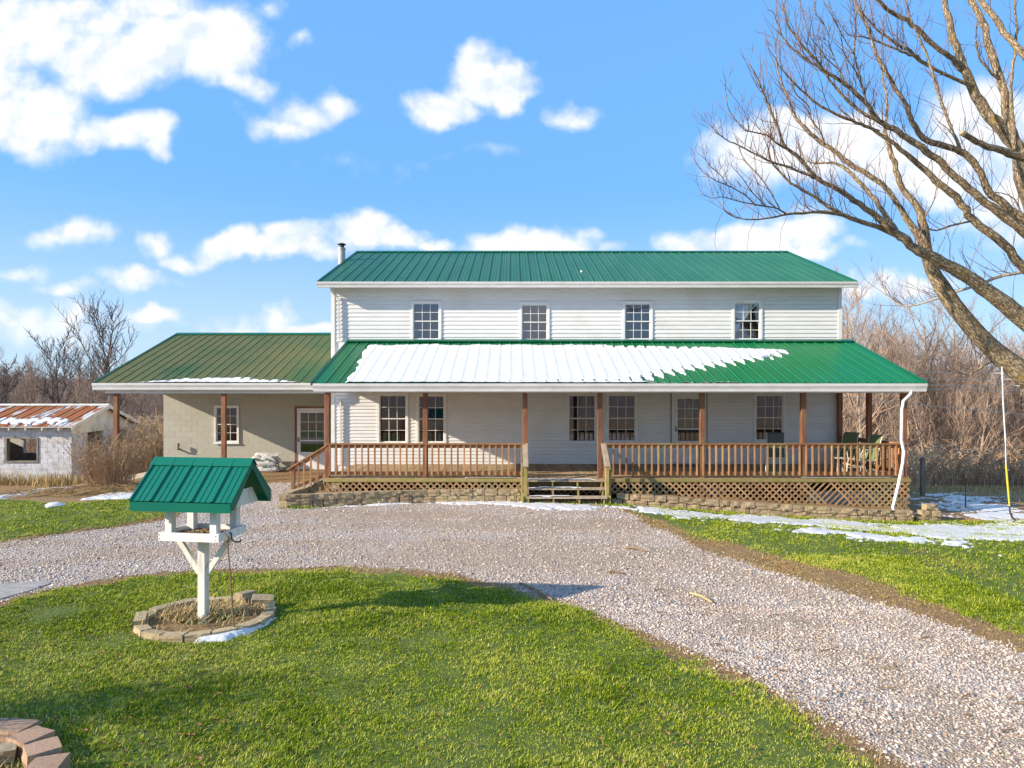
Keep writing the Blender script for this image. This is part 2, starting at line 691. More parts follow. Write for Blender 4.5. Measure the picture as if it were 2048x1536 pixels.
M['block_sage'] = simple('block_sage', (.43, .42, .355), (.39, .38, .32), 30, 0.9, 0.5, 0.004, piece=.035, c3=(.40, .385, .32), wscale=.9)
M['mortar_sage'] = simple('mortar_sage', (.43, .42, .355), (.40, .39, .33), 20, 0.95, 0.4)
M['stone'] = simple('split_face_block', (.42, .31, .18), (.26, .19, .11), 26, 0.95, 0.8, 0.02, piece=.2, lo=.3, hi=.7, c3=(.33, .27, .13), wscale=2.5)
M['edging'] = simple('edging_block', (.46, .36, .21), (.33, .25, .14), 22, 0.95, 0.6, 0.012, piece=.16, lo=.3, hi=.7)
M['edging_red'] = simple('edging_block_red', (.42, .27, .175), (.31, .19, .12), 26, 0.95, 0.6, 0.01, piece=.14, lo=.3, hi=.7, stretch=(1, 3, 1))
M['concrete'] = simple('concrete', (.60, .48, .32), (.48, .38, .25), 4, 0.9, 0.3, 0.006, piece=.08)
M['pad'] = simple('grey_pad', (.36, .33, .30), (.27, .245, .22), 9, 0.95, 0.4, 0.006)
M['dark'] = simple('painted_shade', (.022, .021, .02), (.018, .017, .016), 3, 0.9, 0)  # near-black colour standing in for the shade of rooms and crawl space
M['room'] = simple('interior_wall', (.16, .145, .12), (.12, .11, .09), 3, 0.9, 0)
M['curtain'] = simple('curtain', (.75, .85, .88), (.6, .7, .74), 30, 0.8, 0.3, .01, (6, 6, .5))
M['black'] = simple('black_metal', (.02, .02, .022), (.03, .03, .03), 5, 0.5, 0)
M['steel'] = simple('stove_pipe', (.45, .44, .43), (.34, .33, .32), 5, 0.5, 0.05, metallic=.2)
M['chair_frame'] = simple('chair_frame', (.62, .58, .50), (.52, .48, .40), 8, 0.45, 0)
M['mesh_green'] = simple('sling_green', (.16, .19, .08), (.13, .155, .065), 60, 0.8, 0.2)
M['mesh_grey'] = simple('sling_grey', (.12, .125, .125), (.09, .095, .095), 60, 0.8, 0.2)
M['bag'] = simple('plastic_bag', (.66, .65, .63), (.45, .44, .43), 9, 0.35, 0.6, 0.02)
M['bag_green'] = simple('bag_print', (.04, .16, .11), (.05, .2, .13), 20, 0.4, 0)
M['bag_red'] = simple('bag_stripe', (.30, .05, .07), (.25, .04, .06), 20, 0.4, 0)
M['rope'] = simple('rope_white', (.66, .66, .68), (.5, .5, .52), 60, 0.8, 0.3)
M['rope_yellow'] = simple('rope_yellow', (.62, .50, .04), (.5, .4, .03), 60, 0.7, 0.3)
M['vine'] = simple('dry_stem', (.28, .19, .08), (.20, .12, .06), 20, 0.9, 0.3)
M['straw'] = simple('dead_stems', (.54, .41, .18), (.36, .25, .10), 10, 0.9, 0.2)
M['fence_wood'] = simple('grey_fence_wood', (.26, .225, .18), (.17, .145, .115), 12, 0.9, 0.3, 0.004, (1, 1, .2))
M['shed_white'] = simple('flaking_white_block', (.55, .555, .58), (.38, .36, .35), 5.5, 0.9, 0.5, 0.006, piece=.05, lo=.42, hi=.68, c3=(.62, .58, .50), wscale=1.6)
M['shed_board'] = simple('shed_gable_board', (.68, .64, .56), (.52, .48, .41), 4, 0.8, 0.2, 0.004, (1, 1, .4))
M['twig_dark'] = simple('twig_dark', (.17, .125, .105), (.11, .085, .07), 2, 0.95, 0)
M['wire'] = simple('wire', (.60, .60, .50), (.5, .5, .42), 5, 0.5, 0)
M['bark_far'] = simple('bark_far', (.46, .37, .26), (.27, .20, .14), 6, 0.95, 0.3, .02, (1, 1, .3), piece=.2)
M['twig_far'] = simple('twig_far', (.36, .25, .18), (.25, .175, .13), .4, 0.95, 0, piece=.28)
M['brush'] = simple('brush', (.56, .39, .235), (.40, .265, .16), .9, 0.95, 0)
M['leaf_dry'] = simple('dry_leaf', (.26, .135, .05), (.18, .09, .035), 9, 0.9, 0)
M['twig'] = simple('twig', (.20, .12, .085), (.13, .075, .055), 3, 0.8, 0)
M['sky_wood'] = M['brush']


def metal_roof(name, base, alt, wear=None, rough=0.32):
    m, t, b = new_mat(name)
    n = noise(t, 1.2, 5, 0.6, world_pos(t, (1, .25, .25)))
    col = mixc_(t, mr(t, n, .35, .68), base, alt)
    if wear:
        n2 = noise(t, .35, 3, 0.5, world_pos(t))
        n3 = noise(t, 9, 5, 0.65, world_pos(t, (1, .3, .3)))
        f = wmath('MULTIPLY', mr(t, n2, .25, .6), mr(t, n3, .2, .55), tree=t)
        col = mixc_(t, f, col, wear)
    t.links.new(vary(t, col, .03), b.inputs['Base Color'])
    b.inputs['Roughness'].default_value = rough
    b.inputs['Specular IOR Level'].default_value = .24
    bump(t, b, noise(t, 3.5, 3, .5, world_pos(t)), .06, .01)
    return m


M['roof_main'] = metal_roof('green_roof_metal', (.022, .125, .060), (.032, .145, .075), None, .42)
M['roof_porch'] = metal_roof('porch_roof_metal', (.005, .145, .040), (.006, .155, .058), None, .36)
M['roof_olive'] = metal_roof('lichen_roof_metal', (.045, .11, .035), (.065, .12, .035), (.15, .145, .045), .55)
M['roof_trim'] = metal_roof('green_trim_metal', (.006, .11, .06), (.008, .12, .07), None, .35)
M['feeder_green'] = metal_roof('feeder_green_metal', (.003, .135, .09), (.004, .145, .095), None, .35)

# rusty shed roof: rust, old white paint, olive
m, t, b = new_mat('rusty_roof')
n1 = noise(t, 1.4, 4, .6, world_pos(t, (1, .6, .6)))
n2 = noise(t, 3.0, 6, .7, world_pos(t, (1.6, .5, .5)))
c = ramp(t, n2, [(0.3, (.16, .035, .012)), (0.5, (.36, .10, .02)), (0.62, (.17, .12, .03)), (0.75, (.30, .14, .05))])
c = mixc_(t, mr(t, n1, .53, .60), c, (.50, .50, .50))
t.links.new(c, b.inputs['Base Color'])
b.inputs['Roughness'].default_value = .75
M['rust'] = m

# glass: see-through with a sharp reflection
m, t, b = new_mat('window_glass')
t.nodes.remove(b)
out = t.nodes['Material Output']
gl = nd(t, 'ShaderNodeBsdfGlossy')
gl.inputs['Roughness'].default_value = 0.03
gl.inputs['Color'].default_value = (.95, .95, 1, 1)
tr = nd(t, 'ShaderNodeBsdfTransparent')
tr.inputs['Color'].default_value = (.80, .83, .85, 1)
lw = nd(t, 'ShaderNodeLayerWeight')
lw.inputs['Blend'].default_value = .35
mx = nd(t, 'ShaderNodeMixShader')
t.links.new(mr(t, lw.outputs['Facing'], .5, 1, .10, .5, False), mx.inputs[0])
t.links.new(tr.outputs[0], mx.inputs[1])
t.links.new(gl.outputs[0], mx.inputs[2])
t.links.new(mx.outputs[0], out.inputs[0])
M['glass'] = m

# snow
m, t, b = new_mat('snow')
b.inputs['Base Color'].default_value = (.66, .655, .66, 1)
b.inputs['Roughness'].default_value = .6
b.inputs['Subsurface Weight'].default_value = 0.0
bump(t, b, noise(t, 34, 6, .65, world_pos(t)), .35, .012)
M['snow'] = m

# bark of the big tree
m, t, b = new_mat('bark')
v = nd(t, 'ShaderNodeAttribute', attribute_name='bark').outputs['Vector']
n = noise(t, 22, 7, .7, v, .8)
vo = nd(t, 'ShaderNodeTexVoronoi', feature='DISTANCE_TO_EDGE')
vo.inputs['Scale'].default_value = 24
t.links.new(v, vo.inputs['Vector'])
h = wmath('ADD', wmath('MULTIPLY', mr(t, vo.outputs['Distance'], 0, .35), .28, tree=t), wmath('MULTIPLY', n, .85, tree=t), tree=t)
c = ramp(t, h, [(.30, (.06, .038, .024)), (.47, (.21, .15, .09)), (.66, (.44, .34, .20)), (.88, (.60, .50, .33))])
n5 = noise(t, 2.2, 4, .6, world_pos(t))
c = mixc_(t, mr(t, n5, .58, .72, 0, .6), c, (.38, .25, .05))
t.links.new(c, b.inputs['Base Color'])
b.inputs['Roughness'].default_value = .95
bump(t, b, h, .9, .05)
M['bark'] = m
M['bark_pale'] = simple('bark_pale', (.58, .50, .40), (.40, .32, .22), 14, .8, .3, .004)

# ground: grass, gravel and soil are masks of what lies where
m, t, b = new_mat('ground_surface')
def attr(t, n):
    a = nd(t, 'ShaderNodeAttribute', attribute_name=n)
    return a.outputs['Fac']
wp = world_pos(t)
aG, aL, aD = attr(t, 'gravel'), attr(t, 'lawn'), attr(t, 'dirt')
edge = noise(t, 9, 6, .7, wp)
e2 = wmath('SUBTRACT', edge, .5, tree=t)
fG = mr(t, wmath('MULTIPLY_ADD', e2, .9, aG, tree=t), .42, .58)
fL = mr(t, wmath('MULTIPLY_ADD', e2, 1.3, aL, tree=t), .35, .65)
# soil with dead grass
ns = noise(t, 22, 6, .75, wp)
nbig = noise(t, .8, 4, .6, wp)
soil = ramp(t, ns, [(.25, (.09, .048, .022)), (.48, (.24, .135, .055)), (.62, (.36, .235, .10)), (.8, (.46, .34, .17))])
soil = mixc_(t, mr(t, wmath('ADD', nbig, wmath('MULTIPLY', e2, .6, tree=t), tree=t), .52, .72, 0, .5), soil, (.20, .19, .05))
# gravel: stones by voronoi cells
vg = nd(t, 'ShaderNodeTexVoronoi', feature='F1')
vg.inputs['Scale'].default_value = 44
t.links.new(wp, vg.inputs['Vector'])
sepc = nd(t, 'ShaderNodeSeparateColor')
t.links.new(vg.outputs['Color'], sepc.inputs[0])
gst = ramp(t, sepc.outputs[0], [(0, (.26, .20, .18)), (.2, (.40, .33, .295)), (.45, (.52, .44, .39)), (.7, (.60, .52, .465)), (.88, (.68, .60, .54)), (1, (.52, .38, .27))])
gdark = mr(t, vg.outputs['Distance'], .35, .75)
gcol = mixc_(t, gdark, gst, (.34, .27, .22))
gd2 = noise(t, 1.1, 5, .65, wp)
dfac = wmath('MULTIPLY', mr(t, wmath('MULTIPLY_ADD', aD, .5, gd2, tree=t), .48, .78, 0, .95), mr(t, noise(t, 26, 4, .7, wp), .3, .6), tree=t)
dfac = wmath('MULTIPLY', dfac, .9, tree=t)
gcol = mixc_(t, dfac, gcol, (.36, .245, .145))
# grass base
ng = noise(t, 30, 6, .7, world_pos(t, (1, .6, 1)))
grs = ramp(t, ng, [(.25, (.03, .05, .006)), (.5, (.09, .13, .012)), (.68, (.17, .20, .025)), (.85, (.28, .27, .08))])
ngl = noise(t, .9, 5, .6, wp)
grs = mixc_(t, mr(t, ngl, .5, .75, 0, .6), grs, (.16, .17, .045))
col = mixc_(t, fL, soil, grs)
col = mixc_(t, fG, col, gcol)
# distant woodland floor
gg = nd(t, 'ShaderNodeNewGeometry')
ln = nd(t, 'ShaderNodeVectorMath', operation='LENGTH')
t.links.new(gg.outputs['Position'], ln.inputs[0])
ffar = mr(t, ln.outputs['Value'], 30, 60)
nf = noise(t, .55, 6, .7, wp)
col = mixc_(t, ffar, col, ramp(t, nf, [(.3, (.10, .07, .055)), (.7, (.23, .16, .12))]))
t.links.new(col, b.inputs['Base Color'])
b.inputs['Roughness'].default_value = .95
hG = wmath('SUBTRACT', 1.0, vg.outputs['Distance'], tree=t)
hh = nd(t, 'ShaderNodeMix', data_type='FLOAT')
t.links.new(fG, hh.inputs[0])
t.links.new(ns, hh.inputs[2])
t.links.new(hG, hh.inputs[3])
bump(t, b, hh.outputs[0], .9, .022)
M['ground'] = m

# grass blades: tint attribute per blade
m, t, b = new_mat('grass_blades')
tn = attr(t, 'tint')
c = ramp(t, tn, [(0, (.05, .085, .004)), (.25, (.12, .19, .006)), (.5, (.25, .33, .010)), (.7, (.40, .43, .030)), (.9, (.58, .54, .12)), (1, (.68, .60, .26))])
t.links.new(c, b.inputs['Base Color'])
b.inputs['Roughness'].default_value = .6
b.inputs['Transmission Weight'].default_value = 0.0
b.inputs['Specular IOR Level'].default_value = .06
M['blades'] = m

# dead thatch
m, t, b = new_mat('thatch')
tn = attr(t, 'tint')
c = ramp(t, tn, [(0, (.11, .062, .026)), (.3, (.30, .175, .075)), (.6, (.48, .32, .14)), (.85, (.62, .48, .24)), (1, (.30, .32, .05))])
t.links.new(c, b.inputs['Base Color'])
b.inputs['Roughness'].default_value = .8
b.inputs['Specular IOR Level'].default_value = .05
M['thatch'] = m

# gravel stones
m, t, b = new_mat('gravel_stones')
tn = attr(t, 'tint')
c = ramp(t, tn, [(0, (.17, .12, .10)), (.14, (.33, .25, .21)), (.35, (.50, .405, .33)), (.62, (.59, .495, .41)), (.86, (.69, .60, .51)), (.95, (.54, .38, .24)), (1, (.28, .17, .13))])
t.links.new(c, b.inputs['Base Color'])
b.inputs['Roughness'].default_value = .85
M['stones'] = m

# ================================================================= ground
rng = random.Random(7)
nr = np.random.default_rng(11)


def P(lst):
    return [gp(x, y) for x, y in lst]


lawn_front = P([(-500, 1290), (0, 1213), (60, 1196), (130, 1180), (250, 1160), (330, 1152), (500, 1143), (700, 1140), (820, 1147), (900, 1160), (1000, 1180), (1100, 1206),
                (1200, 1246), (1350, 1310), (1500, 1380), (1620, 1447), (1740, 1536), (1950, 1720)]) + [(3.2, 1.0), (-16, 1.0), (-16, 5.0)]
lawn_left = P([(-900, 1150), (0, 1082), (150, 1060), (250, 1048), (350, 1030), (345, 1008), (290, 998), (130, 1006), (0, 1000), (-900, 1010)])
lawn_right = P([(1330, 1045), (1400, 1077), (1500, 1099), (1600, 1123), (1750, 1162), (1850, 1196), (1950, 1232), (2048, 1272), (2400, 1400), (2900, 1300), (2700, 1045), (2048, 1040), (1840, 1044), (1500, 1030), (1235, 1010)])
gravel_area = P([(-900, 1160), (0, 1088), (150, 1066), (250, 1054), (352, 1036), (350, 1000), (545, 966)]) + [(-4.9, 20.9), (-4.9, 17.5), (2.0, 17.2)] + P([(1235, 1012), (1268, 1034), (1330, 1064), (1400, 1100), (1500, 1127), (1600, 1162), (1750, 1208), (1900, 1254), (2048, 1312), (2500, 1530)]) + [(9, 1.0), (-20, 1.0), (-20, 9.0)]

xs = np.concatenate([-np.geomspace(16, 600, 34)[::-1], np.arange(-15.92, 16, 0.08), np.geomspace(16, 600, 34)])
ys = np.concatenate([np.linspace(-300, 2.6, 26), np.arange(2.7, 24.4, 0.08), np.geomspace(24.5, 700, 44)])
gx, gy = np.meshgrid(xs, ys, indexing='ij')
gz = terrain(gx, gy)
rag = 0.22 * fbm(gx, gy, 1.3, 4, 21) + 0.13 * fbm(gx, gy, 5, 3, 31)
sdF, sdL, sdR, sdG = (sd_poly(gx, gy, p) for p in (lawn_front, lawn_left, lawn_right, gravel_area))
sdlawn = np.maximum(np.maximum(sdF, sdL), sdR) + rag
sdgrav = np.minimum(sdG + rag * .7, -sdF - 0.12 - .12 * (fbm(gx, gy, 2.2, 3, 77) + 1) + rag * .3)
sdgrav = np.minimum(sdgrav, -sdL - .1)
lawnA = np.clip(.5 + sdlawn * 1.8, 0, 1)
gravA = np.clip(.5 + sdgrav * 2.0, 0, 1)
# worn, muddy parts of the drive: patches and two wheel tracks
wear = np.zeros_like(gx)
def polydist(x, y, line):
    d = np.full(x.shape, 1e9)
    for (ax, ay), (bx, by) in zip(line, line[1:]):
        ex, ey = bx - ax, by - ay
        t = np.clip(((x - ax) * ex + (y - ay) * ey) / (ex * ex + ey * ey), 0, 1)
        d = np.minimum(d, np.hypot(x - ax - ex * t, y - ay - ey * t))
    return d
for ln_ in (P([(-300, 1150), (250, 1112), (560, 1088), (820, 1082), (1060, 1100), (1260, 1150), (1480, 1225), (1740, 1330), (2100, 1500)]), P([(-300, 1108), (250, 1078), (560, 1058), (820, 1046), (1060, 1052), (1280, 1082), (1540, 1165), (1860, 1275), (2200, 1380)]), P([(700, 1040), (900, 1030), (1080, 1040), (1160, 1060)])):
    wear = np.maximum(wear, .85 * np.exp(-(polydist(gx, gy, ln_) / .38) ** 2) * (.55 + .6 * fbm(gx, gy, .7, 3, 13)))
for (px, py, rx, ry) in ((1050, 1110, 3.2, 1.1), (760, 1030, 2.6, .5), (1120, 1050, 3.0, .8), (1560, 1250, .8, .5), (1950, 1480, .9, .5), (330, 1100, 1.4, .4)):
    cx, cy = gp(px, py)
    wear = np.maximum(wear, np.exp(-(((gx - cx) / rx) ** 2 + ((gy - cy) / ry) ** 2)))
gz = gz + np.where(gravA > .5, 0.008 * fbm(gx, gy, 9, 2, 3), 0)
gz = gz + 0.02 * ss(.4, .9, lawnA) * (1 + .6 * fbm(gx, gy, 3.1, 3, 63)) * (np.abs(gx) < 16) * (gy < 24.4)


def cells(a):
    return (a[:-1, :-1] + a[1:, :-1] + a[:-1, 1:] + a[1:, 1:]) / 4


cl, cg = cells(lawnA), cells(gravA)
cxs, cys = cells(gx), cells(gy)
mG = cg > .5
mL = (cl > .5) & ~mG
mS = ~(mG | mL)
A = {'gravel': gravA, 'lawn': lawnA, 'dirt': wear}
for nm, mask in (('lawn', mL), ('gravel_driveway', mG), ('ground', mS)):
    me = grid_mesh(nm, xs, ys, gz, mask, M['ground'], A)
    tag(put(nm, me, None), kind='structure')


def gsample(arr, x, y):
    """bilinear sample on the tensor grid (fine zone)"""
    i = np.clip(np.searchsorted(xs, x) - 1, 0, len(xs) - 2)
    j = np.clip(np.searchsorted(ys, y) - 1, 0, len(ys) - 2)
    tx = (x - xs[i]) / (xs[i + 1] - xs[i])
    ty = (y - ys[j]) / (ys[j + 1] - ys[j])
    return arr[i, j] * (1 - tx) * (1 - ty) + arr[i + 1, j] * tx * (1 - ty) + arr[i, j + 1] * (1 - tx) * ty + arr[i + 1, j + 1] * tx * ty


def gh(x, y):
    return float(gsample(gz, np.array([x]), np.array([y]))[0])


BED = (-3.60, 8.06, .70, .66)          # round bed under the bird feeder
BED2 = (-4.22, 4.62, .95, .80)         # bed in the near left corner
tag(put('flower_bed_soil', (lambda: (lambda a: np_mesh('flower_bed_soil', a[0], a[1], M['ground'], {'gravel': np.zeros(len(a[0])), 'lawn': np.zeros(len(a[0])), 'dirt': np.zeros(len(a[0]))}, True))(
    (lambda N=40: (np.array([[BED[0], BED[1], gh(BED[0], BED[1]) + .055]] + [[BED[0] + BED[2] * .98 * cos(2 * pi * k / N) * r_, BED[1] + BED[3] * .98 * sin(2 * pi * k / N) * r_, gh(BED[0], BED[1]) + (.05 if r_ < .7 else .03)] for r_ in (.5, 1.0) for k in range(N)]),
                   np.array([[0, 1 + k, 1 + (k + 1) % N, 0] for k in range(N)])[:, [0, 1, 2, 2]] if False else np.array([[1 + k, 1 + N + k, 1 + N + (k + 1) % N, 1 + (k + 1) % N] for k in range(N)])))()))(), None), kind='structure')


def scatter(n, x0, x1, y0, y1, densf):
    x = nr.uniform(x0, x1, n)
    y = nr.uniform(y0, y1, n)
    keep = nr.random(n) < densf(x, y)
    keep &= (x > -.80 * y - 1.6) & (x < .92 * y + 2.5)
    return x[keep], y[keep]


def bedmask(x, y, g=0.0):
    a = ((x - BED[0]) / (BED[2] + .12 + g)) ** 2 + ((y - BED[1]) / (BED[3] + .12 + g)) ** 2 > 1
    b = ((x - BED2[0]) / (BED2[2] + .02)) ** 2 + ((y - BED2[1]) / (BED2[3] + .02)) ** 2 > 1
    return a & b


def make_grass(name, label, n, box, base, far_len=1.0, toff=0.0, mat='blades', maskf=None):
    x0, x1, y0, y1 = box

    def dens(x, y):
        L = gsample(lawnA, x, y)
        if maskf is not None:
            return maskf(x, y) * base(y) * bedmask(x, y)
        d = ss(.30, .72, L + .30 * fbm(x, y, 2.6, 3, 41) + .15 * fbm(x, y, 9, 2, 42)) * base(y) * bedmask(x, y)
        d = d * (.55 + .45 * ss(-.5, .1, fbm(x, y, 1.9, 3, 55)))
        return d
    x, y = scatter(n, x0, x1, y0, y1, dens)
    N = len(x)
    z = gsample(gz, x, y)
    NB = 8
    X = np.repeat(x, NB) + nr.normal(0, .018, N * NB)
    Yy = np.repeat(y, NB) + nr.normal(0, .018, N * NB)
    Zz = np.repeat(z, NB) - .005
    clump = fbm(X, Yy, 1.1, 3, 91)
    ang = nr.uniform(0, 2 * pi, N * NB) + 1.0 * fbm(X, Yy, 2.5, 2, 33)
    lng = nr.uniform(.016, .046, N * NB) * (1.0 + .75 * clump + .35 * fbm(X, Yy, 4.5, 2, 92)) * far_len
    lean = nr.uniform(.35, 1.5, N * NB)
    w = nr.uniform(.0016, .0030, N * NB) * (1 + .10 * np.maximum(Yy - 5, 0))
    dx, dy = np.cos(ang), np.sin(ang)
    px_, py_ = -dy, dx
    h1 = lng * .55
    hor1 = lean * h1 * .35
    hor2 = lean * lng * .80
    z2 = lng / np.sqrt(1 + lean ** 2) * 1.1
    V = np.zeros((N * NB, 5, 3))
    V[:, 0] = np.stack([X - px_ * w, Yy - py_ * w, Zz], -1)
    V[:, 1] = np.stack([X + px_ * w, Yy + py_ * w, Zz], -1)
    V[:, 2] = np.stack([X + dx * hor1 + px_ * w * .8, Yy + dy * hor1 + py_ * w * .8, Zz + h1 * .85], -1)
    V[:, 3] = np.stack([X + dx * hor1 - px_ * w * .8, Yy + dy * hor1 - py_ * w * .8, Zz + h1 * .85], -1)
    V[:, 4] = np.stack([X + dx * hor2, Yy + dy * hor2, Zz + z2], -1)
    b = (np.arange(N * NB) * 5)[:, None]
    T = np.concatenate([b + np.array([[0, 1, 2]]), b + np.array([[0, 2, 3]]), b + np.array([[3, 2, 4]])])
    patch = fbm(X, Yy, .75, 4, 71)
    patch2 = fbm(X, Yy, 3.2, 3, 72)
    edgey = 1 - gsample(lawnA, X, Yy)
    tint_ = np.clip(.50 + toff + .30 * patch + .24 * patch2 + nr.normal(0, .22, N * NB) + .35 * edgey, 0, .93)
    tint_ = np.where(nr.random(N * NB) < .07 + .22 * np.clip(patch2, 0, 1) + .10 * np.clip(patch, 0, 1), nr.uniform(.85, 1, N * NB), tint_)
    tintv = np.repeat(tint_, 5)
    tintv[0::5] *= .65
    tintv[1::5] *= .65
    if mat == 'thatch':
        tintv = np.repeat(nr.random(N * NB), 5)
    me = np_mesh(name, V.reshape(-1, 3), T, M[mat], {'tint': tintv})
    return tag(put(name, me, None), label, 'grass', kind='stuff')


make_grass('lawn_grass', 'short green grass with straw blades on the front lawn around the bird feeder', 150000, (-9, 6.5, 4.2, 11.2), lambda y: .80 * np.clip(1.25 - .085 * (y - 5), .30, 1))
make_grass('side_lawn_grass', 'green grass between the muddy verge and the snow right of the drive', 84000, (3.4, 17.5, 8.2, 17.6), lambda y: .34 + 0 * y, 1.15)
make_grass('far_lawn_grass', 'olive green grass on the lawn strip left of the gravel beside the shed', 50000, (-15.5, -6.0, 12.2, 18.2), lambda y: .30 + 0 * y, 1.1, .14)

def m_thatch(x, y):
    L, G = gsample(lawnA, x, y), gsample(gravA, x, y)
    e = L + .25 * fbm(x, y, 2.6, 3, 41)
    a = ss(.75, .35, e) * ss(.75, .3, G + .2 * fbm(x, y, 4, 2, 44)) * (.45 + .55 * ss(-.3, .3, fbm(x, y, 2.3, 3, 49)))
    return np.maximum(a, .40 * ss(.10, .5, fbm(x, y, .9, 4, 97)) * ss(.6, .9, L) * (y < 12))


make_grass('thatch', 'matted brown dead grass between the gravel and the green lawns', 250000, (-9, 15, 4.2, 17.0), lambda y: .85 + 0 * y, .62, 0, 'thatch', m_thatch)

# gravel stones
ICO = None


def base_rock(k):
    bm = bmesh.new()
    if k == 20:
        bmesh.ops.create_icosphere(bm, subdivisions=1, radius=1)
        v = np.array([q.co[:] for q in bm.verts])
        f = np.array([[q.index for q in fc.verts] for fc in bm.faces])
    else:
        v = np.array([(1, 0, 0), (-1, 0, 0), (0, 1, 0), (0, -1, 0), (0, 0, 1), (0, 0, -1)], float)
        f = np.array([(0, 2, 4), (2, 1, 4), (1, 3, 4), (3, 0, 4), (2, 0, 5), (1, 2, 5), (3, 1, 5), (0, 3, 5)])
    bm.free()
    return v, f


def make_stones(x, y, smin, smax, kind, zoff=0.0):
    bv, bf = base_rock(kind)
    N, k = len(x), len(bv)
    z = gsample(gz, x, y) + zoff
    s = nr.uniform(smin, smax, N) * (1 + 1.1 * nr.random(N) ** 8)
    S = np.stack([s * nr.uniform(.8, 1.35, N), s * nr.uniform(.65, 1.0, N), s * nr.uniform(.45, .8, N)], -1)
    V = bv[None] * (1 + nr.uniform(-.22, .22, (N, k, 1))) * S[:, None, :]
    a = nr.uniform(0, 2 * pi, N)
    ti = nr.uniform(-.5, .5, N)
    Y1 = V[:, :, 1] * np.cos(ti)[:, None] - V[:, :, 2] * np.sin(ti)[:, None]
    Z1 = V[:, :, 1] * np.sin(ti)[:, None] + V[:, :, 2] * np.cos(ti)[:, None]
    ca, sa = np.cos(a)[:, None], np.sin(a)[:, None]
    Xo = V[:, :, 0] * ca - Y1 * sa + x[:, None]
    Yo = V[:, :, 0] * sa + Y1 * ca + y[:, None]
    Zo = Z1 + z[:, None] + (S[:, 2] * .3)[:, None]
    T = (np.arange(N) * k)[:, None, None] + bf[None]
    return np.stack([Xo, Yo, Zo], -1).reshape(-1, 3), T.reshape(-1, 3), np.repeat(nr.random(N), k)


def dG(lo):
    return lambda x, y: ss(.12, .62, gsample(gravA, x, y) + .18 * fbm(x, y, 3, 3, 43)) * lo(y) * (1 - .80 * gsample(wear, x, y) * ss(-.5, .3, fbm(x, y, 3.5, 3, 88)))


x1_, y1_ = scatter(84000, -1, 8.5, 4.0, 8.6, dG(lambda y: 1 + 0 * y))
x2_, y2_ = scatter(95000, -11, 10, 8.4, 13.5, dG(lambda y: np.clip(1.0 - .09 * (y - 8.4), .3, 1)))
x3_, y3_ = scatter(52000, -13, 7, 13.2, 20.8, dG(lambda y: .6 + 0 * y))
parts_ = [make_stones(x1_, y1_, .0048, .0115, 20), make_stones(x2_, y2_, .008, .016, 8), make_stones(x3_, y3_, .010, .019, 8)]
off = 0
VV, TT, AA = [], [], []
for v_, t_, a_ in parts_:
    VV.append(v_)
    TT.append(t_ + off)
    AA.append(a_)
    off += len(v_)
me = np_mesh('gravel', np.concatenate(VV), np.concatenate(TT), M['stones'], {'tint': np.concatenate(AA)})
tag(put('gravel', me, None), 'loose pale pink and grey gravel covering the curved driveway', 'gravel', kind='stuff')

# ----------------------------------------------------------------- snow lying on the ground
def snow_patch(name, label, polys, step, amp, freq, thick=.035, grow=1.0, bias=0.0, seed=0, smallf=9.0):
    allp = [p for q in polys for p in q]
    X0, X1 = min(p[0] for p in allp) - .3, max(p[0] for p in allp) + .3
    Y0, Y1 = min(p[1] for p in allp) - .3, max(p[1] for p in allp) + .3
    ax, ay = np.arange(X0, X1, step), np.arange(Y0, Y1, step)
    mx_, my_ = np.meshgrid(ax, ay, indexing='ij')
    d = np.max([sd_poly(mx_, my_, q) for q in polys], axis=0)
    h = np.clip(d * grow, -1, .45) + amp * fbm(mx_, my_, freq, 4, 100 + seed) + amp * .8 * fbm(mx_, my_, smallf, 3, 200 + seed) + bias
    base = np.where((mx_ > -15.9) & (mx_ < 15.9) & (my_ < 24.3), gsample(gz, mx_, my_), terrain(mx_, my_))
    Z = base - .012 + (thick + .014) * ss(0, .22, h) + .006 * fbm(mx_, my_, 5, 3, 7)
    m = (cells(h) > 0)
    me = grid_mesh(name, ax, ay, Z, m, M['snow'])
    return tag(put(name, me, None), label, 'snow', kind='stuff')


snow_patch('snow', 'patchy melting snow with grass poking through along the right retaining wall', [
    P([(1215, 1012), (1330, 1019), (1500, 1032), (1680, 1042), (1840, 1048), (2048, 1046), (2500, 1052), (2500, 1098), (2048, 1083), (1900, 1078), (1750, 1064), (1600, 1052), (1450, 1044), (1340, 1038), (1270, 1026)])],
    .032, .66, 1.3, .020, 1.0, -.06, 1, 11)
snow_patch('snow', 'scattered scraps of snow on the green grass right of the driveway', [
    P([(1560, 1062), (1620, 1056), (1800, 1072), (1990, 1092), (2000, 1112), (1900, 1104), (1750, 1090)]), P([(1890, 1146), (1935, 1158), (1930, 1148), (1900, 1140)])],
    .04, .55, 1.6, .03, .8, -.26, 3)
snow_patch('snow', 'thin shaded snow full of grass stubble right of the porch', [
    P([(1848, 985), (1900, 985), (2100, 1018), (2500, 1045), (2500, 1052), (2048, 1046), (1848, 1046)])],
    .035, .70, 2.0, .010, .3, -.10, 5, 12)
snow_patch('snow', 'thin white line of snow in front of the left retaining wall and the steps', [
    P([(622, 1018), (700, 1010), (850, 1001), (960, 1000), (1040, 1004), (1120, 1006), (1215, 1013), (1190, 1024), (1080, 1021), (1000, 1013), (850, 1007), (700, 1016)])],
    .03, .34, 1.6, .022, 1.4, -.06, 6, 8)
snow_patch('snow', 'strip of snow in front of the old shed at the left edge', [
    P([(-500, 992), (0, 984), (60, 978), (150, 977), (150, 982), (80, 988), (0, 998), (-500, 1010)])], .06, .10, 1.2, .05, 1.2, .06, 8)
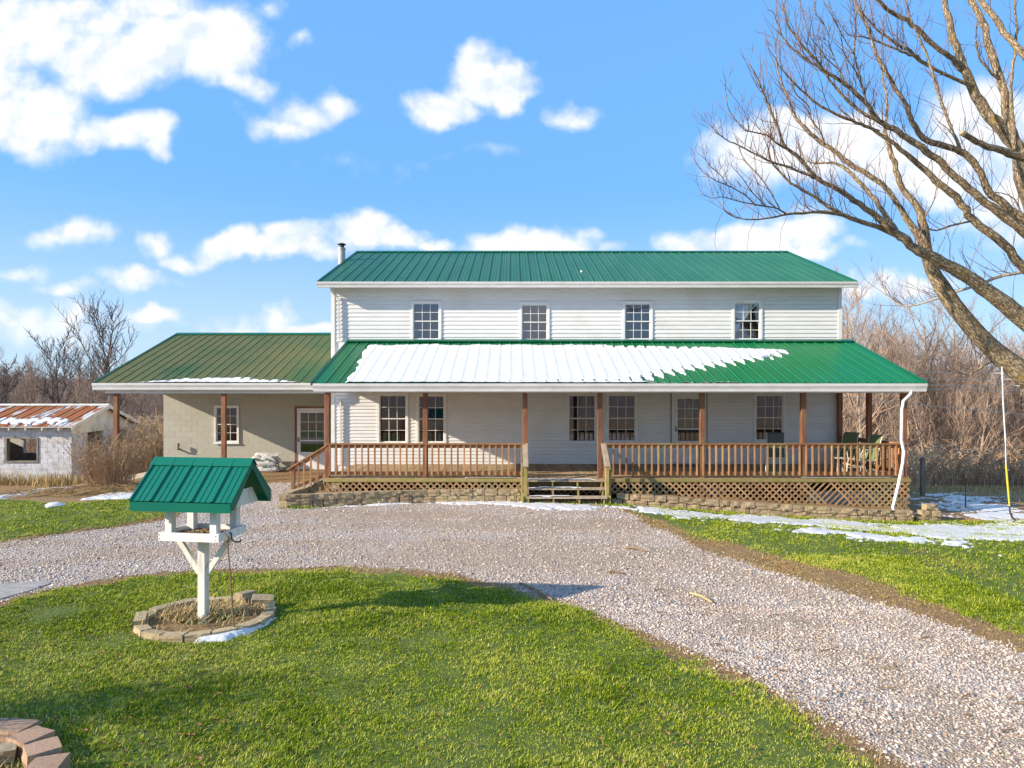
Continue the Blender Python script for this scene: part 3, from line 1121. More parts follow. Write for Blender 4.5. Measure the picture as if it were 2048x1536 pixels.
snow_patch('snow', 'snow scraps on the grass in front of the dry bush', [
    P([(165, 1000), (200, 990), (270, 984), (300, 986), (285, 997), (220, 998)]), P([(72, 1018), (110, 1008), (125, 1010), (95, 1018)])], .04, .20, 2.2, .05, 1.2, .03, 9)
snow_patch('snow', 'crust of snow against the front right edging blocks of the feeder bed', [
    P([(385, 1291), (400, 1276), (450, 1270), (490, 1258), (545, 1234), (556, 1238), (530, 1258), (500, 1272), (450, 1288)])], .012, .05, 5, .045, 1.6, .035, 10, 22)
snow_patch('snow', 'tiny white snow crumbs on the lawn right of the feeder bed', [
    P([(930, 1190), (948, 1190), (948, 1196), (930, 1196)]), P([(590, 1293), (612, 1291), (612, 1298), (590, 1298)]), P([(0, 1500), (10, 1510), (10, 1530), (0, 1536)])], .012, .05, 8, .02, 1.6, .03, 12, 25)

# far strips of paving
d0 = MB()
poly = P([(-260, 1182), (20, 1166), (92, 1162), (100, 1168), (60, 1182), (0, 1200), (-260, 1245)])
b0 = len(d0.v)
for (a_, c_) in poly:
    d0.v.append((a_, c_, gh(max(a_, -15), c_) + .012))
for (a_, c_) in poly:
    d0.v.append((a_, c_, gh(max(a_, -15), c_) - .08))
n_ = len(poly)
d0.f.append(tuple(range(n_)))
for k in range(n_):
    d0.f.append((k, k + n_, (k + 1) % n_ + n_, (k + 1) % n_))
tag(d0.build('pavement', M['pad']), kind='structure')

# ================================================================= building helpers
def rects(x0, x1, z0, z1, holes):
    zb = sorted({z0, z1} | {min(max(h[k], z0), z1) for h in holes for k in (2, 3)})
    out = []
    for a, b in zip(zb, zb[1:]):
        if b - a < 1e-6:
            continue
        zm = (a + b) / 2
        iv = sorted((max(h[0], x0), min(h[1], x1)) for h in holes if h[2] < zm < h[3])
        c = x0
        for (u, v) in iv:
            if u > c:
                out.append((c, u, a, b))
            c = max(c, v)
        if c < x1:
            out.append((c, x1, a, b))
    return out


def siding(parent, x0, x1, z0, z1, Yw, course, holes, seam=3.6, seed=1, name='siding_board'):
    r = random.Random(seed)
    n = int(round((z1 - z0) / course))
    ch = (z1 - z0) / n
    for i in range(n):
        a = z0 + i * ch
        b = a + ch
        iv = sorted((h[0], h[1]) for h in holes if h[2] < b - .004 and h[3] > a + .004)
        segs = []
        c = x0
        for (u, v) in iv:
            if u > c + .01:
                segs.append((c, u))
            c = max(c, v)
        if c < x1 - .01:
            segs.append((c, x1))
        for (u, v) in segs:
            cuts = [u]
            if v - u > seam * 1.3:
                k = int((v - u) / seam)
                for q in range(k):
                    cuts.append(u + (v - u) * (q + 1) / (k + 1) + r.uniform(-.8, .8))
            cuts.append(v)
            for p, q in zip(cuts, cuts[1:]):
                m_ = MB()
                # lapped profile: proud at its foot
                m_.prism([(Yw, a), (Yw - .022, a), (Yw - .024, a + .012), (Yw - .006, b - .0015), (Yw, b - .0015)], 'x', p + .0015, q - .0015)
                m_.build(name, M['siding'], parent)


PANE = {}


def window(parent, x0, x1, z0, z1, Yw, cols=3, rows=4, trim=.065, name='window', deep=.03, sill=True, tmat='trim', curtain=None):
    """double hung window; x0..z1 is the outside of its casing"""
    w = MB()
    yf = Yw - .045
    w.box(x0, x0 + trim, yf, Yw + .06, z0, z1)
    w.box(x1 - trim, x1, yf, Yw + .06, z0, z1)
    w.box(x0 + trim, x1 - trim, yf - .002, Yw + .06, z1 - trim, z1)
    w.box(x0 + trim, x1 - trim, yf - .002, Yw + .06, z0, z0 + trim * .8)
    win = w.build(name, M[tmat], parent)
    a0, a1, c0, c1 = x0 + trim, x1 - trim, z0 + trim * .8, z1 - trim
    zm = (c0 + c1) / 2
    sf = .032
    for (lo, hi, yy) in ((zm - .015, c1, Yw - .005), (c0, zm + .015, Yw + .022)):
        s = MB()
        s.box(a0, a0 + sf, yy - .012, yy + .016, lo, hi)
        s.box(a1 - sf, a1, yy - .012, yy + .016, lo, hi)
        s.box(a0 + sf, a1 - sf, yy - .0125, yy + .016, hi - sf, hi)
        s.box(a0 + sf, a1 - sf, yy - .0125, yy + .016, lo, lo + sf)
        s.build('sash', M[tmat], win)
        p0, p1, q0, q1 = a0 + sf, a1 - sf, lo + sf, hi - sf
        rr = rows // 2
        g = .0075
        mm = MB()
        for k in range(1, cols):
            xx = p0 + (p1 - p0) * k / cols
            mm.box(xx - g, xx + g, yy - .008, yy + .008, q0, q1)
        for k in range(1, rr):
            zz = q0 + (q1 - q0) * k / rr
            mm.box(p0, p1, yy - .0075, yy + .0075, zz - g, zz + g)
        mm.build('glazing_bars', M[tmat], win)
        pw, ph = (p1 - p0) / cols - 2 * g, (q1 - q0) / rr - 2 * g
        key = (round(pw, 3), round(ph, 3))
        if key not in PANE:
            PANE[key] = MB().box(-pw / 2, pw / 2, -.002, .002, -ph / 2, ph / 2).mesh('pane')
            PANE[key].materials.append(M['glass'])
        for i in range(cols):
            for j in range(rr):
                put('pane', PANE[key], None, win, (p0 + (p1 - p0) * (i + .5) / cols, yy + .001, q0 + (q1 - q0) * (j + .5) / rr))
    if sill:
        MB().box(x0 - .02, x1 + .02, yf - .025, yf, z0 - .03, z0 + .012).build('sill', M[tmat], win)
    return win


def roof_slope(thing_, x0, x1, eave, ridge, spacing, mat, name='roof', panel='roof_panel', sheet=.0, minor=2, underlay='trim', wear=None):
    (Y0, Z0), (Y1, Z1) = eave, ridge
    L = math.hypot(Y1 - Y0, Z1 - Z0)
    ang = math.atan2(Z1 - Z0, Y1 - Y0)
    n = int(round((x1 - x0) / spacing))
    sp = (x1 - x0) / n
    # underlay deck below the sheets
    ny, nz = -sin(ang), cos(ang)
    t_ = .05
    u = MB()
    u.prism([(Y0 - ny * .012, Z0 - nz * .012), (Y1 - ny * .012, Z1 - nz * .012), (Y1 - ny * t_, Z1 - nz * t_), (Y0 - ny * t_, Z0 - nz * t_)], 'x', x0 + .02, x1 - .02)
    r = u.build(name, M[underlay], thing_)
    rh, rw, rt = .026, .030, .014
    prof = [(0, 0), (.003, 0), (rw - rt, rh), (rw + rt, rh), (2 * rw, 0)]
    for k in range(1, minor + 1):
        xx = 2 * rw + (sp - 2 * rw) * k / (minor + 1)
        prof += [(xx - .016, 0), (xx - .007, .007), (xx + .007, .007), (xx + .016, 0)]
    prof += [(sp - .003, 0)]
    poly = prof + [(x, z - .009) for x, z in reversed(prof)]
    m_ = MB()
    m_.prism([(x, z) for x, z in poly], 'y', 0, L)
    me = m_.mesh(panel)
    me.materials.append(M[mat])
    fix_normals(me)
    for i in range(n):
        put(panel, me, None, r, (x0 + i * sp, Y0, Z0), (ang, 0, 0))
    return r


def gutter(thing_, x0, x1, Y, z0, z1, d=.12):
    g = MB()
    h = z1 - z0
    poly = [(Y, z0), (Y - d * .62, z0), (Y - d * .70, z0 + h * .35), (Y - d * .96, z0 + h * .68), (Y - d, z1 - .012), (Y - d, z1), (Y - d + .012, z1), (Y - d + .014, z1 - .02), (Y - .01, z1 - .03), (Y, z1)]
    g.prism(poly, 'x', x0, x1)
    return g.build('gutter', M['gutter'], thing_)


YW = 21.0
HX0, HX1 = XX(664, YW), XX(1681, YW)
DECK = .53

# ================================================================= farmhouse
house = thing('farmhouse', 'white two-storey farmhouse with green metal roof behind the long porch', 'house', ((HX0 + HX1) / 2, YW, 0))
up = [(822, 883, 602, 682), (1039, 1099, 605, 683), (1245, 1305, 603, 682), (1464, 1524, 601, 682)]
low = [(755, 817, 786, 888), (833, 893, 787, 888), (1133, 1195, 786, 887), (1212, 1275, 786, 886), (1507, 1570, 786, 884)]
wins = [(XX(a, YW), XX(b, YW), ZZ(d_, YW), ZZ(c_, YW)) for a, b, c_, d_ in up + low]
door = (XX(1343, YW), XX(1412, YW), DECK + .02, ZZ(786, YW))
holes = wins + [door]
ZT = ZZ(575, YW)
w = MB()
inner = [(a + .05, b - .05, c_ + .05, d_ - .05) for a, b, c_, d_ in wins] + [(door[0] + .05, door[1] - .05, door[2], door[3] - .05)]
for (a, b, c_, d_) in rects(HX0, HX1, -.5, ZT, inner):
    w.box(a, b, YW, YW + .15, c_, d_)
w.build('front_wall', M['siding'], house, normals=False)
YB = 30.5
w = MB()
ZR = 8.0
for xx in (HX0, HX1 - .15):
    w.prism([(YW + .15, -.6), (YB, -.6), (YB, ZT), ((YW + YB) / 2, ZR - .15), (YW + .15, ZT)], 'x', xx, xx + .15)
w.build('side_walls', M['siding'], house)
MB().box(HX0 + .15, HX1 - .15, YB - .15, YB, -.6, ZT).build('back_wall', M['siding'], house)
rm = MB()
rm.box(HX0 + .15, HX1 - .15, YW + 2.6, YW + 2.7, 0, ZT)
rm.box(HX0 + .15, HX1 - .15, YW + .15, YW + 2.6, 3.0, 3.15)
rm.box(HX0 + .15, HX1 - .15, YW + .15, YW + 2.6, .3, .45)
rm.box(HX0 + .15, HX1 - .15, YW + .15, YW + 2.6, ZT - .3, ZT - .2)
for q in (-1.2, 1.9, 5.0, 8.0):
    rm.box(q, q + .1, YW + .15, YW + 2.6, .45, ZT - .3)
rm.build('interior_walls', M['dark'], house)  # room darkness is put into the near-black wall colour
ZPR = ZZ(685, YW)      # where the porch roof meets the wall
siding(house, HX0 + .10, HX1 - .10, ZPR + .03, ZT - .02, YW, .131, holes, 3.7, 3)
siding(house, HX0 + .10, HX1 - .10, DECK - .03, 2.74, YW, .109, holes, 5.2, 4)
for xx in (HX0 - .02, HX1 - .09):
    MB().box(xx, xx + .11, YW - .04, YW + .12, -.1, ZT).build('corner_board', M['trim'], house)
MB().box(HX0, HX1, YW - .05, YW - .001, ZT - .02, ZT + .10).build('frieze_board', M['trim'], house)
for i, q in enumerate(wins):
    window(house, q[0], q[1], q[2], q[3], YW)
# curtain drawn aside in the last upper window
q = wins[3]
cu = MB()
N = 14
for k in range(N):
    xa = q[0] + .09 + k * (q[1] - q[0] - .18) / N
    xb = xa + (q[1] - q[0] - .18) / N
    fa, fb = k / N, (k + 1) / N
    za = q[3] - .12 - .95 * (1 - fa) ** 1.3
    zb = q[3] - .12 - .95 * (1 - fb) ** 1.3
    off_ = .02 * (k % 2)
    b_ = len(cu.v)
    cu.v += [(xa, YW + .06 + off_, za), (xb, YW + .08 - off_, zb), (xb, YW + .08 - off_, q[3] - .08), (xa, YW + .06 + off_, q[3] - .08)]
    cu.v += [(x_, y_ + .01, z_) for x_, y_, z_ in cu.v[b_:b_ + 4]]
    cu.f += [(b_, b_ + 1, b_ + 2, b_ + 3), (b_ + 7, b_ + 6, b_ + 5, b_ + 4), (b_, b_ + 4, b_ + 5, b_ + 1), (b_ + 3, b_ + 2, b_ + 6, b_ + 7)]
cu.build('curtain', M['curtain'], house)
# roof
EYo, EZ = 20.55, 6.045
RYo, RZ = 25.75, 8.03
RX0, RX1 = -5.84, 10.37
rf = roof_slope(house, RX0, RX1, (EYo, EZ), (RYo, RZ), .318, 'roof_main')
bk = MB()
bk.prism([(RYo, RZ), (YB + .45, EZ), (YB + .45, EZ - .06), (RYo, RZ - .06)], 'x', RX0, RX1)
bk.build('rear_roof', M['roof_main'], house)
sl = (RZ - EZ) / (RYo - EYo)
rc = MB()
rc.prism([(RYo - .17, RZ - .17 * sl + .045), (RYo, RZ + .055), (RYo + .17, RZ - .17 * sl + .045), (RYo + .17, RZ - .17 * sl + .02), (RYo, RZ + .03), (RYo - .17, RZ - .17 * sl + .025)], 'x', RX0 - .01, RX1 + .01)
rc.build('ridge_cap', M['roof_trim'], house)
for xx, s_ in ((RX0, -1), (RX1, 1)):
    tt = MB()
    tt.prism([(EYo - .02, EZ + .035), (RYo, RZ + .04), (RYo, RZ - .09), (EYo - .02, EZ - .07)], 'x', xx - .03 if s_ < 0 else xx - .02, xx + .02 if s_ < 0 else xx + .03)
    tt.build('rake_trim', M['roof_trim'], house)
gutter(house, RX0 - .01, RX1 + .01, EYo - .01, ZZ(574.5, EYo - .1), EZ - .005)
MB().box(RX0, RX1, EYo + .005, YW - .05, ZT - .0, ZT + .04).build('soffit', M['gutter'], house)
fb_ = MB().box(RX0, RX1, EYo, EYo + .02, ZT - .02, EZ - .05)
fb_.build('fascia', M['gutter'], house)
# gable overhang boards
for xx in (RX0, RX1 - .02):
    g_ = MB()
    g_.prism([(EYo, EZ - .05), (RYo, RZ - .05), (YB + .4, EZ - .05), (YB + .4, EZ - .16), (RYo, RZ - .16), (EYo, EZ - .16)], 'x', xx, xx + .02)
    g_.build('rake_board', M['gutter'], house)
# vents and fittings on the upper wall: two faint round scars under the eave
# porch door
d_ = door
dr = MB()
tr_ = .06
dr.box(d_[0], d_[0] + tr_, YW - .04, YW + .10, d_[2], d_[3])
dr.box(d_[1] - tr_, d_[1], YW - .04, YW + .10, d_[2], d_[3])
dr.box(d_[0] + tr_, d_[1] - tr_, YW - .042, YW + .10, d_[3] - tr_, d_[3])
dframe = dr.build('door_frame', M['trim'], house)


def storm_door(parent, x0, x1, z0, z1, Yd, glass_top, glass_mid, glass_bot, hx, name='door'):
    """white storm door: divided upper glass and a plain lower light"""
    s = MB()
    st = .125
    s.box(x0, x0 + st, Yd, Yd + .045, z0, z1)
    s.box(x1 - st, x1, Yd, Yd + .045, z0, z1)
    s.box(x0 + st, x1 - st, Yd + .001, Yd + .045, glass_top, z1)
    s.box(x0 + st, x1 - st, Yd + .001, Yd + .045, z0, glass_bot)
    s.box(x0 + st, x1 - st, Yd - .004, Yd + .03, glass_mid - .02, glass_mid + .02)
    dd = s.build(name, M['trim'], parent)
    b = MB()
    a0, a1 = x0 + st, x1 - st
    for k in (1, 2):
        xx = a0 + (a1 - a0) * k / 3
        b.box(xx - .008, xx + .008, Yd + .012, Yd + .03, glass_mid + .02, glass_top)
    for k in (1, 2):
        zz = glass_mid + .02 + (glass_top - glass_mid - .02) * k / 3
        b.box(a0, a1, Yd + .0125, Yd + .0295, zz - .008, zz + .008)
    b.build('glazing_bars', M['trim'], dd)
    pw, ph = (a1 - a0) / 3 - .016, (glass_top - glass_mid - .02) / 3 - .016
    key = (round(pw, 3), round(ph, 3))
    if key not in PANE:
        PANE[key] = MB().box(-pw / 2, pw / 2, -.002, .002, -ph / 2, ph / 2).mesh('pane')
        PANE[key].materials.append(M['glass'])
    for i in range(3):
        for j in range(3):
            put('pane', PANE[key], None, dd, (a0 + (a1 - a0) * (i + .5) / 3, Yd + .02, glass_mid + .02 + (glass_top - glass_mid - .02) * (j + .5) / 3))
    MB().box(a0, a1, Yd + .018, Yd + .022, glass_bot, glass_mid - .02).build('pane', M['glass'], dd)
    h = MB()
    h.box(hx - .012, hx + .012, Yd - .05, Yd - .035, z0 + .98, z0 + 1.14)
    h.box(hx - .01, hx + .01, Yd - .04, Yd, z0 + 1.12, z0 + 1.14)
    h.box(hx - .01, hx + .01, Yd - .04, Yd, z0 + .98, z0 + 1.0)
    h.bar((hx, Yd - .045, z0 + 1.0), (hx + .07, Yd - .05, z0 + 1.06), .014, .014)
    h.build('handle', M['black'], dd)
    return dd


storm_door(house, d_[0] + tr_, d_[1] - tr_, d_[2], d_[3] - tr_, YW - .02, ZZ(798, YW), ZZ(858, YW), ZZ(882, YW), d_[0] + tr_ + .06)
MB().box(d_[0] + .03, d_[1] - .03, YW + .12, YW + .14, d_[2], d_[3] - .05).build('inner_door', M['room'], house)
MB().box(d_[0] - .035, d_[0] - .002, YW - .035, YW, d_[2], d_[3]).build('door_casing', M['fence_wood'], house)
MB().box(d_[1] + .002, d_[1] + .035, YW - .035, YW, d_[2], d_[3]).build('door_casing', M['fence_wood'], house)
# downspout at the left corner
ds = MB()
pts = [at(661, 573, YW - .42), at(662, 580, YW - .40), at(672, 592, YW - .09), at(677.5, 602, YW - .08), at(679, 680, YW - .08)]
ds.tube(pts, [.042] * 5, 4, flat=.8)
ds.build('downspout', M['gutter'], house)
ds = MB()
ds.tube([at(681, 800, YW - .08), at(681, 930, YW - .08)], [.042] * 2, 4, flat=.8)
ds.build('downspout', M['gutter'], house)
# stove pipe outside the left wall
ps = 24.0
px_ = XX(683.5, ps)
sp = thing('stove_pipe', 'grey metal stove pipe with black cap at the left end of the main roof', 'chimney pipe', (px_, ps, 5.0))
b = MB()
b.tube([(px_, ps, 4.2), (px_, ps, ZZ(499, ps))], [.125] * 2, 14)
b.tube([(px_, ps, ZZ(499, ps)), (px_, ps, ZZ(496, ps))], [.14, .13], 14)
b.build('pipe', M['steel'], sp)
b = MB()
b.tube([(px_, ps, ZZ(496, ps)), (px_, ps, ZZ(490, ps))], [.085, .085], 12)
b.tube([(px_, ps, ZZ(489.5, ps)), (px_, ps, ZZ(487.8, ps)), (px_, ps, ZZ(486, ps))], [.15, .14, .03], 14)
b.build('cap', M['black'], sp)
# small rooftop vent
vb = MB()
vy = 22.0
vz = EZ + (vy - EYo) * sl
vx = XX(1163, vy)
vb.tube([(vx, vy, vz), (vx, vy, vz + .06)], [.035, .03], 8)
vb.build('vent_cap', M['trim'], house)

# ================================================================= front porch
porch = thing('front_porch', 'long covered timber porch with green roof, brown railings and lattice skirt', 'porch', (2.7, 19, 0))
PX0, PX1 = -4.80, 10.14
YF = 17.45          # front edge of the deck
YP = 17.55          # centre line of the posts
# deck boards run away from the viewer
nb = 106
bw = (PX1 - PX0) / nb
for i in range(nb):
    x0 = PX0 + i * bw
    MB().box(x0 + .003, x0 + bw - .004, YF + .02, YW - .02, DECK - .03, DECK + random.Random(i).uniform(-.0015, .0015)).build('deck_board', M['wood_deck'], porch, normals=False)
MB().box(PX0 - .03, .26, YF - .02, YF + .018, DECK - .095, DECK - .004).build('rim_board', M['wood_mossy'], porch)
MB().box(2.36, PX1 + .03, YF - .02, YF + .018, DECK - .095, DECK - .004).build('rim_board', M['wood_mossy'], porch)
MB().box(.26, 2.36, YF + .03, YF + .06, DECK - .2, DECK - .035).build('rim_board', M['wood_mossy'], porch)
MB().box(PX0 - .03, PX0 - .002, YF + .02, YW - .02, DECK - .17, DECK - .004).build('rim_board', M['wood_mossy'], porch)
MB().box(PX1 + .002, PX1 + .03, YF + .02, YW - .02, DECK - .17, DECK - .004).build('rim_board', M['wood_mossy'], porch)
# posts
CEIL = 2.78
pz = 2.71
posts = [(-4.74, YP), (XX(851, YP), YP), (XX(1050, YP), YP), (XX(1200, YP), YP), (XX(1404, YP), YP), (XX(1606, YP), YP), (XX(1807, YP), YP), (10.02, 20.88), (10.06, 19.25)]
for (x, y) in posts:
    m_ = MB().cbox(.125, .125, pz - .05, .008)
    me = m_.mesh('post', (0, 0, -.05))
    fix_normals(me)
    put('post', me, M['wood_red'], porch, (x, y, 0))


def railing(p, q, n, cap=True, zc=1.40, zb0=.62, half=.022):
    """railing from p to q: cap, top rail, bottom rail and n square balusters on the outer face"""
    p, q = Vector((p[0], p[1], 0)), Vector((q[0], q[1], 0))
    d = (q - p).normalized()
    out = Vector((d.y, -d.x, 0))
    m_ = MB()
    up_ = Vector((0, 0, 1))
    m_.bar(p + up_ * (zc), q + up_ * (zc), .13, .034)
    r_ = m_.build('railing', M['wood_rail'], porch)
    MB().bar(p + up_ * (zc - .062), q + up_ * (zc - .062), .036, .085).build('rail', M['wood_rail'], r_)
    MB().bar(p + up_ * (zb0 + .03), q + up_ * (zb0 + .03), .036, .085).build('rail', M['wood_rail'], r_)
    h0, h1 = zb0 - .03, zc - .019
    me = MB().cbox(.042, .036, h1 - h0, .004).mesh('baluster')
    fix_normals(me)
    me.materials.append(M['wood_rail'])
    for k in range(n):
        t = (k + .5) / n
        c = p.lerp(q, t) + out * .037
        put('baluster', me, None, r_, (c.x, c.y, h0), (0, 0, math.atan2(d.y, d.x) + random.Random(k).uniform(-.03, .03)))
    return r_


railing((-4.74, YP - .03), (.33, YP - .03), 31)
railing((XX(1207, YP), YP - .03), (10.08, YP - .03), 47)
railing((10.08, YP + .06), (10.08, 20.84), 20)
# front roof beam, ceiling, gable ends
MB().box(-4.85, 10.17, YP - .09, YP + .07, pz, CEIL + .06).build('beam', M['gutter'], porch)
MB().box(-4.85, -4.70, YP + .07, YW - .03, pz, CEIL + .0).build('beam', M['gutter'], porch)
MB().box(10.0, 10.15, YP + .07, YW - .03, pz, CEIL + .0).build('beam', M['gutter'], porch)
MB().box(-5.0, 10.40, 17.24, YW - .03, CEIL + .001, CEIL + .03).build('ceiling', M['gutter'], porch)
PE, PR = (17.2, 2.955), (YW - .03, ZPR + .02)
RPX0, RPX1 = -5.04, 10.44
proof = roof_slope(porch, RPX0, RPX1, PE, PR, .312, 'roof_porch')
psl = (PR[1] - PE[1]) / (PR[0] - PE[0])
for xx in (RPX0 + .02, RPX1 - .05):
    g_ = MB()
    g_.prism([(PE[0] + .05, CEIL + .03), (PR[0], CEIL + .03), (PR[0], PR[1] - .06), (PE[0] + .05, PE[1] - .04)], 'x', xx, xx + .03)
    g_.build('gable_end', M['gutter'], porch)
for xx in (RPX0 - .03, RPX1 - .01):
    tt = MB()
    tt.prism([(PE[0] - .02, PE[1] + .034), (PR[0], PR[1] + .036), (PR[0], PR[1] - .08), (PE[0] - .02, PE[1] - .06)], 'x', xx, xx + .04)
    tt.build('rake_trim', M['roof_trim'], porch)
hd = MB()
hd.prism([(PR[0] - .15, PR[1] - .15 * psl + .04), (PR[0] + .005, PR[1] + .04), (PR[0] + .005, PR[1] + .075), (PR[0] - .01, PR[1] + .075), (PR[0] - .16, PR[1] - .15 * psl + .06)], 'x', RPX0, RPX1)
hd.build('head_flashing', M['roof_trim'], porch)
gutter(porch, XX(626, 17.1), XX(1854, 17.1), 17.2, ZZ(783, 17.1), PE[1] - .012, .13)
MB().box(RPX0 + .03, RPX1 - .03, 17.205, 17.235, CEIL - .0, PE[1] - .05).build('fascia', M['gutter'], porch)
# right downspout, knocked crooked
dsp = [at(1823, 781, 17.15), at(1821, 789, 17.1), at(1807, 802, 17.06), at(1804, 820, 17.05), at(1803, 880, 17.05), at(1808, 903, 17.05), at(1806, 925, 17.03), at(1797, 970, 17.0), at(1786, 1015, 16.95), at(1789, 1024, 16.9), at(1803, 1036, 16.75)]
ds = MB()
ds.tube(dsp, [.042] * len(dsp), 4, flat=.85)
dso = ds.build('downspout', M['gutter'], porch)

# lattice skirts: every slat
def lattice(x0, x1, y, z0f, z1, axis='x', gapf=None, name='lattice'):
    fr = MB()
    if axis == 'x':
        fr.box(x0, x1, y + .018, y + .03, z1 - .03, z1)
    else:
        fr.box(y + .018, y + .03, x0, x1, z1 - .03, z1)
    L_ = fr.build(name, M['lattice'], porch)
    pitch = .165
    for s_ in (1, -1):
        k0 = int((x0 - 2) / pitch)
        k1 = int((x1 + 2) / pitch)
        for k in range(k0, k1):
            # line x = c + s*(z1 - z)
            c = k * pitch + (.04 if s_ > 0 else .1)
            xa, za = c, z1 - .001
            zb = z0f(min(max(c, x0), x1))
            xb = c + s_ * (z1 - zb)
            # clip to x0..x1
            def clip(xa, za, xb, zb):
                if xa > xb:
                    xa, za, xb, zb = xb, zb, xa, za
                if xb <= x0 + .02 or xa >= x1 - .02:
                    return None
                if xa < x0:
                    za = za + (zb - za) * (x0 - xa) / (xb - xa)
                    xa = x0
                if xb > x1:
                    zb = za + (zb - za) * (x1 - xa) / (xb - xa)
                    xb = x1
                return xa, za, xb, zb
            r_ = clip(xa, za, xb, zb)
            if not r_ or abs(r_[2] - r_[0]) < .05:
                continue
            xa, za, xb, zb = r_
            if gapf and gapf(c, s_):
                continue
            yy = y + (.004 if s_ > 0 else .0125)
            sl_ = MB()
            if axis == 'x':
                sl_.bar((xa, yy, za), (xb, yy, zb), .007, .040, (0, 0, 1))
            else:
                sl_.bar((yy, xa, za), (yy, xb, zb), .007, .040, (0, 0, 1))
            sl_.build('slat', M['lattice'], L_, normals=False)
    return L_


lattice(PX0 + .05, .28, YF - .005, lambda x: .08, DECK - .095)
lattice(2.38, PX1 + .02, YF - .005, lambda x: -.02 - .30 * max(0, (x - 3) / 7), DECK - .095, gapf=lambda c, s_: s_ > 0 and 7.55 < c < 8.1)
lattice(.33, 2.32, YF + .55, lambda x: -.05, DECK - .05)
lattice(YF + .05, YW - .1, PX1 - .01, lambda x: -.4, DECK - .17, 'y')
# near-black sheet painted as the crawl space's shade, and stored sheets behind the lattice
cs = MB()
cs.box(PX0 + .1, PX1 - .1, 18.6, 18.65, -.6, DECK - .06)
cs.build('crawl_space_shade', M['dark'], porch)
js = MB()
js.box(7.9, 9.8, 18.2, 18.22, -.4, .1)
MB().box(5.0, 5.7, 18.3, 18.32, -.3, .2).build('stored_sheet', M['gutter'], porch)
js.build('stored_sheet', M['gutter'], porch)

# front steps
for i, (yf, z) in enumerate(((17.2, .505), (16.95, .335), (16.70, .155))):
    MB().box(.34 + .01 * i, 2.33, yf, yf + .27, z - .038, z).build('tread', M['wood_grey'], porch)
for xx in (.40, 1.02, 1.65, 2.26):
    st = MB()
    st.prism([(16.72, tz(xx, 16.7) - .05), (16.72, .115), (16.96, .115), (16.96, .295), (17.21, .295), (17.21, .465), (17.47, .465), (17.47, .2), (17.0, tz(xx, 17) - .05)], 'x', xx - .019, xx + .019)
    st.build('stringer', M['wood_mossy'], porch)
for (x, xr) in ((.335, 1), (2.345, -1)):
    nz = MB()
    me = MB().cbox(.09, .09, .92, .005).mesh('newel_post')
    fix_normals(me)
    put('newel_post', me, M['wood_mossy'], porch, (x, 16.86, tz(x, 16.86) - .04))
    me = MB().cbox(.05, .09, 1.02, .005).mesh('newel_post')
    fix_normals(me)
    put('newel_post', me, M['wood_mossy'], porch, (x - .09 * xr, 16.98, tz(x, 16.9) - .04))
    MB().bar((x, 16.76, .885), (x, YP - .02, 1.425), .135, .035, (0, 0, 1)).build('handrail', M['wood_grey'], porch)
    for k in range(3):
        yb = 17.05 + .14 * k
        MB().box(x - .02, x + .02, yb, yb + .03, .2, .885 + (yb - 16.76) / (YP - .02 - 16.76) * .54 - .02).build('baluster', M['wood_rail'], porch)
    st = MB()
    st.prism([(16.74, .0), (16.74, .13), (17.45, .52), (17.45, .25), (17.0, .0)], 'x', x - .065 * xr - .015, x - .065 * xr + .015)
    st.build('stringer', M['wood_mossy'], porch)

# left steps going down towards the block wing
for i, (x1_s, z) in enumerate(((-4.82, .40), (-5.10, .24), (-5.38, .10))):
    MB().box(x1_s - .28, x1_s, 17.60, 18.9, z - .04, z).build('tread', M['wood_grey'], porch)
for yy in (17.62, 18.86):
    st = MB()
    st.v = []
    st.prism([(-4.82, .50), (-4.82, .2), (-5.4, -.02), (-5.66, -.02), (-5.66, .08)], 'y', yy, yy + .035)
    st.build('stringer', M['wood_mossy'], porch)
xl = XX(586.5, YP)
me = MB().cbox(.09, .09, .86, .005).mesh('newel_post')
fix_normals(me)
put('newel_post', me, M['wood_red'], porch, (xl, YP, .06))
hr0, hr1 = Vector((XX(575, YP), YP - .01, ZZ(939, YP))), Vector((-4.74, YP - .01, ZZ(889.5, YP)))
hr = MB().bar(hr0, hr1, .13, .034).build('handrail', M['wood_rail'], porch)
MB().bar(hr0 + Vector((.06, 0, -.06)), hr1 + Vector((0, 0, -.065)), .036, .085).build('rail', M['wood_rail'], hr)
MB().bar(Vector((xl, YP, .26)), Vector((-4.74, YP, .62)), .036, .085).build('rail', M['wood_rail'], hr)
for px in (598, 609, 622.5, 637):
    x = XX(px, YP)
    t = (x - hr0.x) / (hr1.x - hr0.x)
    zt = hr0.z + t * (hr1.z - hr0.z) - .02
    MB().box(x - .021, x + .021, YP - .055, YP - .02, zt - .80, zt).build('baluster', M['wood_rail'], hr)
# doormat
tag(MB().box(XX(1345, 20.4), XX(1412, 20.4), 20.3, 20.75, DECK + .003, DECK + .018).build('doormat', M['black']), 'dark doormat on the porch boards below the storm door', 'doormat')

